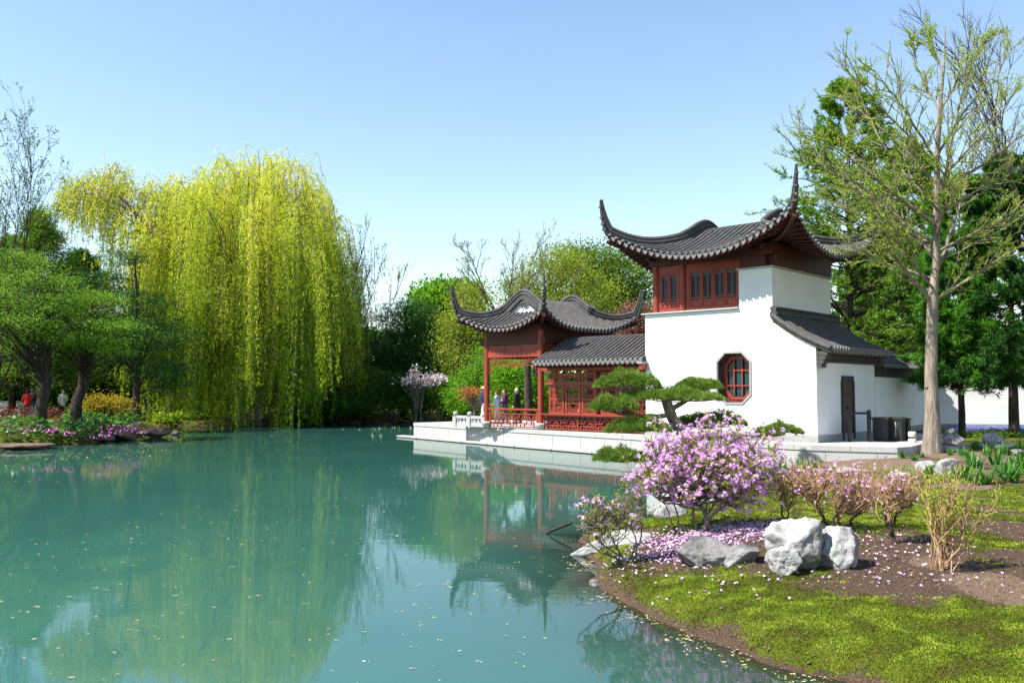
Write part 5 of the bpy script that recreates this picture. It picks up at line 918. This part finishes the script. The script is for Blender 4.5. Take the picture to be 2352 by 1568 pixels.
def mound(n, rx, h, ls, mat, name, seed, lw=.75):
    r = np.random.default_rng(seed); d = nrm(r.normal(size=(n, 3))); d[:, 2] = np.abs(d[:, 2]); P = d * np.array([rx, rx, h]) * r.uniform(.6, 1, n)[:, None]; D = nrm(d * np.array([1, 1, .2]) + r.normal(size=(n, 3)) * .35 + np.array([0, 0, -.1])); mb = MB(); mb.leaves(P, ls * r.uniform(.6, 1.2, n), ls * lw, D, r.random(n), 0, d + np.array([0, 0, .6])); return mb.build(name, mat)
ho = [mound(170, .55, .5, .26, M['hosta'], 'hosta_clump', k) for k in (1, 2)]
for i, (px, py, s) in enumerate([(283,962,1.05),(318,960,1.2),(350,958,.8),(364,957,1.),(390,959,.9),(410,957,1.),(432,958,1.1),(455,957,.8),(474,957,.9),(500,956,.8),(540,958,.7),(175,948,1.2),(140,946,1.2),(112,945,1.2)]):
    o = ho[i] if i < 2 else ho[i % 2].copy()
    if i >= 2: COL.objects.link(o)
    p = gp(px, py + 6, .4); o.location = tuple(p); o.rotation_euler.z = i; o.scale = (s,) * 3; tag(o, 'sunlit lime green leafy mound along the far bank path', 'plant', 'bright leafy mounds along the far bank')
def carpet(name, label, cat, reg, n, ls, mat, h=.25, lw=.7, zlift=0, flat=.4):
    P = []
    for px, py, rx, ry in reg:
        k = int(n * rx * ry / sum(r[2] * r[3] for r in reg)); a = rng.random(k) * 6.283; r_ = np.sqrt(rng.random(k)); x = px + np.cos(a) * r_ * rx; y = py + np.sin(a) * r_ * ry
        Q = np.array([atz(u, v, .5) for u, v in zip(x, y)]); P.append(Q)
    P = np.concatenate(P); ok = sdist(P[:, :2]) > -.25; P = P[ok]; P[:, 2] = np.maximum(height(P[:, :2]), 0) + zlift + h * (.35 + .65 * fbm(np.c_[P[:, :2] * 1.1, 0 * P[:, 0]], 3, 5)) * rng.random(len(P)) ** .5 * 1.4
    D = rdir(len(P)); D[:, 2] *= flat; o = MB().leaves(P, ls * rng.uniform(.6, 1.2, len(P)), ls * lw, D, None, 0, np.array([0, 0, 1.]) + 0 * P).build(name, mat); return tag(o, label, cat, kind='stuff')
carpet('leafy_ground_cover', 'glossy green broad-leaved ground cover on the left bank', 'ground cover', [(245,985,100,20), (310,985,48,12), (60,1000,75,12), (150,1000,70,10), (205,975,60,12)], 8200, .21, M['bergenia'], .75, .75)
carpet('purple_ground_cover', 'purple-brown low leaves around the left bank trunks', 'ground cover', [(60,965,75,16), (140,968,60,14), (30,985,40,10), (190,962,30,8)], 2600, .18, M['purpleleaf'], .7)
def flower_heads(name, label, pts, Y, n, s, mat):
    mb = MB()
    for px, py in pts: c = atz(px, py + 26, .3); c[2] = EYE + (892 - py) / F * c[1]; q = c + rng.normal(size=(n, 3)) * np.array([.18, .18, .08]); mb.leaves(q, s, s * .8, rdir(n))
    return tag(mb.build(name, mat), label, 'flowers', kind='stuff')
flower_heads('pink_flowers', 'magenta flower heads above the left bank ground cover', [(18,972),(10,985),(40,985),(58,990),(80,984),(100,978),(105,990),(118,985),(20,962),(165,994),(245,982),(270,980),(290,985),(350-100,990),(352-40,975),(203,964),(325,985),(280,990),(230,1000),(300,976),(130,992),(5,975)], 0, 8, .12, M['pinkflower'])
carpet('lakeside_plants', 'dark low plants along the far waterline', 'ground cover', [(720,962,110,8), (860,958,100,8), (600,966,60,6), (480,968,80,3)], 4200, .32, M['deep'], .6)
carpet('blue_flowers', 'carpet of small blue spring flowers by the garden wall', 'flowers', [(2290,1000,110,7), (2230,994,50,5), (2340,1004,30,8)], 5200, .07, M['scilla'], .16, .7)
carpet('bed_weeds', 'low green weeds scattered over the soil bed', 'ground cover', [(2010,1078,70,12), (1945,1070,40,8), (2090,1085,60,16), (2200,1095,60,20), (2060,1046,60,8)], 900, .07, M['fresh'], .06)
carpet('green_ground_cover', 'bright green leaves among the rocks by the garden wall', 'ground cover', [(2290,1012,90,8), (2170,985,30,6), (2200,992,60,5), (2150,1010,20,5), (2120,985,60,8)], 2600, .09, M['fresh'], .2)
# ------------------------------------------------------------------ lawn, litter, petals
def sample(n, x0, x1, y0, y1): return np.stack([rng.uniform(x0, x1, n), rng.uniform(y0, y1, n)], 1)
def lawn(n, box, ln, w, name, label, mat, mask, upk=1.):
    q = sample(n, *box); keep = rng.random(n) < mask(q); q = q[keep]; z = height(q); k = len(q); D = rdir(k) * .8; D[:, 2] = np.abs(D[:, 2]) + .35 * upk; cl = fbm(np.c_[q * 5, 0 * z], 3, 4)
    return np.c_[q, z - .004], ln * rng.uniform(.5, 1.2, k), w, D, np.clip((cl - .5) * 2.2 + .5 + (rng.random(k) - .5) * .5, 0, 1)
mm_ = lambda q: np.clip((mossmask(q) + .5 * (fbm(np.c_[q * 9, 0 * q[:, 0]], 4, 2) - .5) - .22) * 3.2, 0, 1)
mb = MB()
for n, bx, ln, w in ((190000, (.9, 5.6, 5.2, 10.5), .024, .011), (90000, (.9, 8.4, 10.5, 15), .034, .015), (40000, (2, 11, 15, 22), .045, .022)): mb.leaves(*lawn(n, bx, ln, w, '', '', None, mm_))
tag(mb.build('moss_lawn', M['moss']), 'mossy green lawn blades on the foreground bank', 'lawn', kind='stuff')
mb = MB(); A = lawn(26000, (.9, 8, 7, 15), .05, .005, '', '', None, lambda q: np.clip(emask(q, TAN) * 1.2 + .10 * (mossmask(q) < .3), 0, 1), .2); mb.leaves(*A)
q = sample(9000, .9, 8, 6, 16); q = q[(sdist(q) > .02) & (mossmask(q) < .42)]; z = height(q); mb.leaves(np.c_[q, z + .006], .04 * rng.uniform(.4, 1.2, len(q)), .022, rdir(len(q)) * np.array([1, 1, .15])); tag(mb.build('dry_litter', M['drygrass']), 'dry grass and leaf litter on the bare soil', 'litter', kind='stuff')
def near(pts, n, s): P = []; [P.append(gp(x, y)[:2] + rng.normal(size=(int(n * wt), 2)) * s * np.array([ax, 1])) for x, y, wt, ax in pts]; return np.concatenate(P)
q = near([(1640,1235,1.0,1.3), (1560,1240,.7,1.2), (1720,1215,.9,1.2), (1530,1270,.45,1.3), (1600,1285,.25,2), (1950,1240,.2,1.6), (2060,1275,.13,1.6), (1480,1285,.2,1.4), (1660,1335,.12,2.6), (2150,1330,.07,2.), (1800,1340,.03,3), (1760,1220,.4,1)], 640, .32); q = q[sdist(q) > .0]; z = height(q)
mb = MB(); Q = np.c_[q, z + .018 + .01 * rng.random(len(q))]; D = rdir(len(q)) * .5 + np.array([0, 0, .8]); flowers(mb, Q, D, .022, rng.random(len(q))); tag(mb.build('fallen_petals', M['fallen']), 'fallen pink petals scattered over soil and moss around the azaleas', 'petals', kind='stuff')
# catkins and leaf bits floating on the pond
n = 1600; u = rng.uniform(-60, 2352, n); v = 985 + 600 * rng.random(n) ** 1.25; q = np.array([atz(a_, b_, .006) for a_, b_ in zip(u, v)]); dens = fbm(np.c_[q[:, 0] * .35, q[:, 1] * .16, 0 * u], 3, 6); q = q[(sdist(q[:, :2]) < -.03) & (rng.random(n) < np.clip((dens - .48) * 5, .07, 1)) & (q[:, 1] < 56)]
ed = near([(1330,1320,1,1), (1480,1425,1,1), (1600,1475,1,1), (1720,1515,1,1), (1860,1560,1,1), (1420,1370,.6,1)], 60, .22); ed = ed[(sdist(ed) < -.01) & (sdist(ed) > -.5)]; q = np.concatenate([q, np.c_[ed, 0 * ed[:, 0] + .006]])
lf = rng.random(500); le = np.stack([rng.uniform(-30, 400, 500), 1000 + rng.random(500) * 55], 1); ql = np.array([atz(a_, b_ , .006) for a_, b_ in le]); q = np.concatenate([q, ql[sdist(ql[:, :2]) < -.05]])
k = rng.integers(1, 4, len(q)); Q = np.repeat(q, k, 0) + np.c_[rng.normal(size=(k.sum(), 2)) * .018, 0.0015 * rng.random(k.sum())]; a = np.repeat(rng.random(len(q)) * 6.283, k) + rng.normal(size=k.sum()) * .6
Lq = np.clip(.022 + .0012 * Q[:, 1], .02, .09) * rng.uniform(.6, 1.5, len(Q)); mb = MB(); mb.leaves(Q, Lq, Lq * .32, np.stack([np.cos(a), np.sin(a), 0 * a], 1), None, 0, np.array([0, 0, 1.]) + 0 * Q); tag(mb.build('floating_catkins', M['paper']), 'pale yellow catkins and leaf bits drifting on the pond', 'floating litter', kind='stuff')
# pebbles at the near waterline
q = near([(1420,1362,1,1), (1540,1432,1,1.6), (1640,1478,1,1.6), (1760,1522,1,1.6), (1880,1552,1,1.6)], 26, .18); q = q[np.abs(sdist(q)) < .07]; mb = MB()
for x, y in q: V, Fc = rock_mesh(int(rng.integers(1, 6)), 1); mb.add(V * rng.uniform(.008, .028) + np.array([x, y, max(gz(x, y), -.01) + .004]), Fc, 0, True)
tag(mb.build('shore_gravel', M['brownrock']), 'gravel and pebbles along the near waterline', 'gravel', kind='stuff')
A = atz(1240, 1232, -.06); B = atz(1312, 1200, .22); o = MB().tubes(curve(A, B, 8, .03, .02)[0], np.linspace(.02, .032, 8), 7, cap=True).build('sunken_log', M['darkbark']); tag(o, 'dark wet branch sticking out of the pond beside the small azalea', 'branch')
A = atz(1332, 1374, .03); o = MB().tubes(curve(A + np.array([-.05, .04, .03]), A + np.array([.05, -.02, .0]), 5)[0], .004, 5).tubes(curve(A, A + np.array([.03, .03, -.03]), 4)[0], .003, 5).build('floating_twig', M['darkbark']); tag(o, 'small forked twig floating near the lawn tip', 'twig')
# ------------------------------------------------------------------ bins, barrier, lamp, pipe
def bin_(px, py, w, h, label, bar=False):
    p = atz(px, py, .76); m = mpp(p[1]); W2, H2 = w * m / 2, h * m; e = empty('litter_bin', p, BROT + .05, label, 'bin'); mb = MB(); mb.box(-W2 * .82, W2 * .82, -W2 * .82, W2 * .82, .04, H2 * .9); mb.box(-W2 * .7, W2 * .7, -W2 * .7, W2 * .7, 0, .04)
    for k in np.linspace(-.66, .66, 6): mb.box(k * W2 - .015, k * W2 + .015, -W2 * .86, -W2 * .821, .06, H2 * .86); mb.box(W2 * .821, W2 * .86, k * W2 - .015, k * W2 + .015, .06, H2 * .86)
    mb.build('bin_body', M['black'], e); MB().box(-W2 * .95, W2 * .95, -W2 * .95, W2 * .95, H2 * .905, H2).build('lid', M['black'], e)
    if bar: MB().box(-.02, .02, -W2 * .90, -W2 * .865, .15, H2 * .8).build('steel_strip', M['plinth'], e)
bin_(2027, 1012, 40, 54, 'dark square litter bin nearest the door'); bin_(2062, 1012, 32, 54, 'dark litter bin with a pale vertical strip by the white wall', True); bin_(2080, 1010, 22, 50, 'narrow dark bin behind the striped one')
p = atz(1997, 1014, .76); q = atz(1952, 1014, .76); e = empty('barrier_rail', p, 0, 'dark metal post and rail in front of the door', 'barrier'); hgt = 72 * mpp(p[1]); mb = MB(); mb.box(-.05, .05, -.05, .05, 0, hgt); mb.build('post', M['black'], e)
d = q - p; MB().tubes([(0, 0, hgt - .1), tuple(d + np.array([0, 0, hgt - .1]))], .04, 6, cap=True).build('rail', M['black'], e); mb = MB(); mb.box(d[0] - .05, d[0] + .05, d[1] - .05, d[1] + .05, 0, hgt - .02); mb.build('post', M['black'], e)
p = gp(2096, 1034); m = mpp(p[1]); e = empty('garden_lamp', p, BROT, 'low garden lamp with two pale box heads at the terrace edge', 'lamp'); MB().tubes([(0, 0, -.05), (0, 0, 20 * m)], .02, 8).build('stem', M['black'], e)
for z_ in (14, 30): mb = MB(); s_ = 8 * m; mb.lathe([(0, z_*m), (s_ * .95, z_*m + .01), (s_ * 1.1, z_*m + .04), (s_ * 1.1, (z_ + 11)*m), (s_ * .9, (z_ + 13)*m), (0, (z_ + 13.5)*m)], (0, 0, 0), 4 * 4); mb.build('lamp_head', M['lampglass'], e)
p = gp(1868, 1060); o = MB().tubes([(p[0] - .02, p[1] + .25, p[2] + .32), (p[0], p[1] + .06, p[2] + .30), (p[0], p[1], p[2] + .22), (p[0] + .02, p[1] - .02, p[2] - .03)], .05, 10, cap=True).build('drain_pipe', M['pipe']); tag(o, 'white bent drain pipe coming out of the terrace wall', 'pipe')
p = atz(30, 945, .75); e = empty('low_wall', p, 0, 'low white wall at the left edge behind the trees', 'wall'); MB().box(-1.6, 1.3, -.1, .1, -.1, .72).build('wall_face', M['white'], e); MB().box(-1.65, 1.35, -.14, .14, .723, .80).build('coping', M['plinth'], e)
# gravel path behind the far planting
pp = [atz(x, y, .70) for x, y in ((-80,956),(150,953),(300,951),(450,950),(600,951),(760,952),(950,953),(1060,955))]; mb = MB(); Pp = np.array(pp); wd = np.array([0, 1.1, 0]); V = []
for a_ in Pp:
    for s in (-1, -.33, .33, 1): c = a_ + wd * s; V.append((c[0], c[1], gz(c[0], c[1]) + .03))
n = len(Pp); mb.add(V, [(i * 4 + j, i * 4 + 4 + j, i * 4 + 5 + j, i * 4 + 1 + j) for i in range(n - 1) for j in range(3)]); tag(mb.build('gravel_path', surf('path_gravel', (.30,.24,.19), (.44,.37,.31), 20, .9, .4, 60)), kind='structure')
# ------------------------------------------------------------------ people
def remesh(mb, name, mat, parent, vox, smooth=4):
    o = mb.build(name, mat, parent); md = o.modifiers.new('r', 'REMESH'); md.mode = 'VOXEL'; md.voxel_size = vox; sm = o.modifiers.new('s', 'SMOOTH'); sm.factor = .5; sm.iterations = smooth
    dg = bpy.context.evaluated_depsgraph_get(); me = bpy.data.meshes.new_from_object(o.evaluated_get(dg)); o.modifiers.clear(); old = o.data; o.data = me; me.materials.clear(); me.materials.append(mat); bpy.data.meshes.remove(old)
    me.polygons.foreach_set('use_smooth', np.ones(len(me.polygons), bool)); return o
def cap_tube(mb, pts, rad, k=10, sub=10, sq=None):
    P = np.array(pts, float); u = np.linspace(0, len(P) - 1, sub); Q = np.stack([np.interp(u, range(len(P)), P[:, i]) for i in range(3)], 1); r = np.interp(u, range(len(P)), rad)
    T0, T1 = nrm(Q[0] - Q[1]), nrm(Q[-1] - Q[-2]); Q = np.concatenate([[Q[0] + T0 * r[0] * .8], [Q[0] + T0 * r[0] * .5], Q, [Q[-1] + T1 * r[-1] * .5], [Q[-1] + T1 * r[-1] * .8]]); r = np.concatenate([[r[0] * .35], [r[0] * .8], r, [r[-1] * .8], [r[-1] * .35]])
    if sq is not None: n0 = mb.n
    mb.tubes(Q, r, k, cap=True)
    if sq is not None: c = Q.mean(0); mb.v[-1 - 2 * 1] if False else None
def squash(mb, i0, cy, f):
    for i in range(i0, len(mb.v)): mb.v[i][:, 1] = cy + (mb.v[i][:, 1] - cy) * f
def ellips(mb, c, r, k=14, n=10):
    a = np.linspace(-math.pi / 2, math.pi / 2, n); mb.lathe([(math.cos(t) * 1., math.sin(t) * r[2]) for t in a], c, k, 0, r[0], r[1])
def person(label, loc, face, h=1.72, top='navy', legs='jeans', hair='brownhair', hat=None, stride=.0, arms=((.25, .5), (.25, .5)), coat=False, bag=None, long=False, vox=.011, lean=0., sung=False):
    s = h / 1.72; X = lambda p: (p[0] * s, p[1] * s, p[2] * s)                       # faces +y, feet at z = 0
    hip, kn, an = .90, .48, .08; sh = 1.40; B = MB(); T = MB(); J = MB(); S = MB(); feet = []
    for sd, st in ((-1, stride), (1, -stride)):
        H_ = (sd * .09, 0, hip); K = (sd * .10, st * .22 + .03, kn); A = (sd * .10, st * .45 - .02 * (st < 0), an + .06 * max(0, -st))
        cap_tube(B, [X(H_), X(K), X(A)], np.array([.078, .055, .037]) * s); cap_tube(T, [X((sd * .09, 0, hip + .02)), X(K), X((A[0], A[1], A[2] + .02))], np.array([.098, .078, .068]) * s)
        cap_tube(B, [X((A[0], A[1] - .04, A[2] - .03)), X((A[0], A[1] + .15, A[2] - .05))], np.array([.035, .03]) * s); cap_tube(S, [X((A[0], A[1] - .05, A[2] - .035)), X((A[0], A[1] + .08, A[2] - .035)), X((A[0], A[1] + .17, A[2] - .05))], np.array([.047, .045, .035]) * s)
    n0 = len(B.v); cap_tube(B, [X((0, 0, .92)), X((0, 0, 1.1)), X((0, lean * .5, 1.28)), X((0, lean, 1.40))], np.array([.14, .125, .155, .12]) * s, 14); squash(B, n0, 0, .68)
    n0 = len(T.v); cap_tube(T, [X((0, 0, .88)), X((0, 0, 1.0))], np.array([.165, .155]) * s, 14); squash(T, n0, 0, .75)
    n0 = len(J.v); bot = .62 if long else .84; cap_tube(J, [X((0, 0, bot)), X((0, 0, 1.05)), X((0, lean * .5, 1.26)), X((0, lean, 1.40))], np.array([.20 if long else .185, .165, .19, .13]) * s, 16); squash(J, n0, 0, .74)
    for sd, (el, fw) in ((-1, arms[0]), (1, arms[1])):
        Sh = np.array((sd * .19, lean, sh - .02)); El = Sh + np.array([sd * .06, .28 * math.sin(el * .6) - .03, -.27]); Wr = El + np.array([-sd * .10 * fw, .25 * math.sin(fw * 1.4), -.25 * math.cos(fw * 1.4)])
        cap_tube(B, [X(Sh * np.array([.8, 1, 1])), X(Sh), X(El), X(Wr)], np.array([.05, .05, .04, .027]) * s); cap_tube(J, [X((sd * .09, lean, 1.41)), X(Sh), X(El), X(El * .1 + Wr * .9)], np.array([.075, .075, .06, .05]) * s)
        d = nrm(Wr - El); Pm = Wr + d * .08; cap_tube(B, [X(Wr), X(Pm)], np.array([.026, .034]) * s, 8, 5); sdv = np.array([0, 1., 0]) - d * d[1]; sdv = nrm(sdv)
        for q, (o_, ln) in enumerate(((-.027, .062), (-.009, .075), (.009, .07), (.026, .055))): cap_tube(B, [X(Pm + sdv * o_), X(Pm + sdv * o_ * 1.15 + d * ln * .6), X(Pm + sdv * o_ + d * ln + np.array([-sd * .02, 0, 0]))], np.array([.010, .009, .008]) * s, 6, 5)
        cap_tube(B, [X(Wr + d * .025 + sdv * .025), X(Wr + d * .06 + sdv * .05), X(Wr + d * .095 + sdv * .052)], np.array([.011, .010, .009]) * s, 6, 5)
    hc = np.array([0, lean + .035, 1.605]); cap_tube(B, [X((0, lean * .9, 1.38)), X((0, lean + .02, 1.52))], np.array([.06, .053]) * s, 10, 6); ellips(B, X(hc), np.array([.075, .095, .115]) * s); ellips(B, X(hc + np.array([0, .03, -.05])), np.array([.058, .065, .07]) * s)
    cap_tube(B, [X(hc + np.array([0, .09, .02])), X(hc + np.array([0, .113, -.02]))], np.array([.010, .015]) * s, 6, 4); ellips(B, X(hc + np.array([0, .088, -.062])), np.array([.024, .012, .010]) * s, 8, 6)
    for sd in (-1, 1): ellips(B, X(hc + np.array([sd * .077, -.005, -.01])), np.array([.012, .02, .032]) * s, 8, 6)
    b = remesh(B, 'person', M['skin'], None, vox * .72, 2); b.location = tuple(loc); b.rotation_euler.z = face; tag(b, label, 'person')
    remesh(T, 'trousers', M[legs], b, vox); remesh(J, 'jacket', M[top], b, vox); remesh(S, 'shoes', M['shoe'], b, vox)
    E2 = MB(); [ellips(E2, X(hc + np.array([sd * .03, .083, .012])), np.array([.016 if sung else .011, .008, .011 if sung else .007]) * s, 8, 6) for sd in (-1, 1)]; E2.build('sunglasses' if sung else 'eyes', M['black'], b)
    Hm = MB(); ellips(Hm, X(hc + np.array([0, -.018, .03])), np.array([.087, .095, .10]) * s)
    if hair in ('brownhair', 'blonde', 'darkhair'): ellips(Hm, X(hc + np.array([0, -.045, -.04])), np.array([.082, .06, .10]) * s)
    remesh(Hm, 'hair', M[hair], b, vox)
    if hat: Q = MB(); c = X(hc + np.array([0, 0, .05])); Q.lathe([(.0, .115 * s), (.06 * s, .105 * s), (.085 * s, .07 * s), (.095 * s, .03 * s), (.175 * s, .012 * s), (.18 * s, .004 * s), (.095 * s, .015 * s), (.09 * s, .0)], c, 20); Q.build('hat', M[hat], b)
    if bag: Q = MB(); n0 = len(Q.v); cap_tube(Q, [X((.06, .15, .98)), X((-.02, .16, 1.16))], np.array([.07, .05]) * s, 8, 5); cap_tube(Q, [X((-.13, .13, 1.42)), X((.0, .155, 1.2))], np.array([.015, .015]) * s, 6, 5); Q.build('shoulder_bag', M[bag], b)
    return b
def at_head(px, py_head, Y, h): p = aty(px, py_head, Y); return np.array([p[0], p[1], .757])
PY = 43.
person('man in straw hat, navy jacket and pale trousers beside the pavilion column', at_head(1109, 884, 42.3, 1.8), -1.1, 1.78, 'navy', 'greypants', 'greyhair', 'straw', .35, ((.1, .2), (.2, .4)))
person('woman in pale blue top with short brown hair in the pavilion', at_head(1142, 899, 42.6, 1.5), 1.0, 1.58, 'paleblue', 'beige', 'brownhair', None, .1, ((.3, .9), (.3, .9)))
person('woman in purple jacket with sunglasses and a shoulder bag in the pavilion', at_head(1160, 894, 42.9, 1.65), 1.5, 1.68, 'purple', 'jeans', 'brownhair', None, .2, ((.3, .8), (.3, .8)), bag='beige', sung=True)
person('grey-haired man in a long black coat in the pavilion', at_head(1190, 892, 42.6, 1.7), 1.15, 1.72, 'blackcloth', 'blackcloth', 'greyhair', None, .15, ((.15, .3), (.15, .3)), long=True, lean=.05, sung=True)
def far(px, Y, label, face, **k):
    x = (px - 1176) * mpp(Y); return person(label, (x, Y, gz(x, Y)), face, vox=.018, **k)
far(65, 55, 'person in a red jacket behind the leftmost trunk', .5, top='redcloth', legs='darkred2', hair='darkhair'); far(76, 55.6, 'person in navy and jeans passing behind the leftmost trunk', -.5, h=1.8, top='navy', legs='jeans', hair='brownhair')
far(147, 56, 'blonde woman in a pale top between the two leaning trunks', .7, h=1.75, top='palecoat', legs='blackcloth', hair='blonde'); far(280, 61, 'person in an olive jacket and jeans looking at a phone', 1.2, top='olivecloth', legs='jeans', hair='darkhair', arms=((.5, 1.6), (.5, 1.6)), h=1.68)
far(318, 60.5, 'person in a long pale hooded coat walking on the far path', 1.4, top='palecoat', legs='olivecloth', hair='greyhair', long=True, stride=.3); far(343, 61, 'person in dark jacket and jeans striding beside the pale coat', 1.3, h=1.7, top='blackcloth', legs='jeans', hair='darkhair', stride=.55)
far(389, 62, 'person in pale clothes near the willow edge', -1., h=1.5, top='palecoat', legs='greypants', hair='darkhair'); far(414, 61.5, 'taller person in a pale cap beside the willow strands', 1., h=1.82, top='palecoat', legs='olivecloth', hair='greyhair', hat='palecoat')
far(487, 62, 'person in yellow half hidden by the willow strands', .8, h=1.55, top='yellowcloth', legs='yellowcloth', hair='darkhair')
# ------------------------------------------------------------------ camera, sun, sky
cd = bpy.data.cameras.new('camera'); cam = bpy.data.objects.new('camera', cd); COL.objects.link(cam); cam.location = (0, 0, EYE)
cam.rotation_euler = (math.pi / 2 + PITCH, 0, 0); cd.sensor_width = 36; cd.lens = 36 * F / 2352; cd.clip_end = 4000; SC.camera = cam
ALT = R(52); SX, SY = -.943, -.325; az = math.atan2(SX, SY)
sd_ = Vector((SX * math.cos(ALT), SY * math.cos(ALT), math.sin(ALT))).normalized()
sl = bpy.data.lights.new('sun', 'SUN'); so = bpy.data.objects.new('sun', sl); COL.objects.link(so); so.rotation_euler = sd_.to_track_quat('Z', 'Y').to_euler(); so.location = (-20, -10, 40)
sl.energy = 5.0; sl.angle = R(.5); sl.color = (1, .955, .87)
w = bpy.data.worlds.new('World'); SC.world = w; w.use_nodes = True; t = w.node_tree; bg = t.nodes['Background']
sk = t.nodes.new('ShaderNodeTexSky'); sk.sky_type = 'NISHITA'; sk.sun_disc = False; sk.sun_elevation = ALT; sk.sun_rotation = az; sk.altitude = 50; sk.air_density = 1.15; sk.dust_density = .15; sk.ozone_density = .9
hs = t.nodes.new('ShaderNodeHueSaturation'); hs.inputs['Saturation'].default_value = 1.0; t.links.new(sk.outputs[0], hs.inputs['Color']); t.links.new(hs.outputs[0], bg.inputs[0]); bg.inputs[1].default_value = .108
SC.view_settings.view_transform = 'Standard'; SC.view_settings.look = 'None'; SC.view_settings.exposure = 1.16; SC.view_settings.gamma = 1
cy = SC.cycles if hasattr(SC, 'cycles') else None
SC.render.engine = 'CYCLES'
cy = SC.cycles; cy.max_bounces = 7; cy.diffuse_bounces = 2; cy.glossy_bounces = 3; cy.transmission_bounces = 3; cy.transparent_max_bounces = 6; cy.caustics_reflective = False; cy.caustics_refractive = False
cy.use_denoising = True; cy.denoiser = 'OPENIMAGEDENOISE'; cy.use_adaptive_sampling = True; cy.adaptive_threshold = .015; cy.sample_clamp_indirect = 6
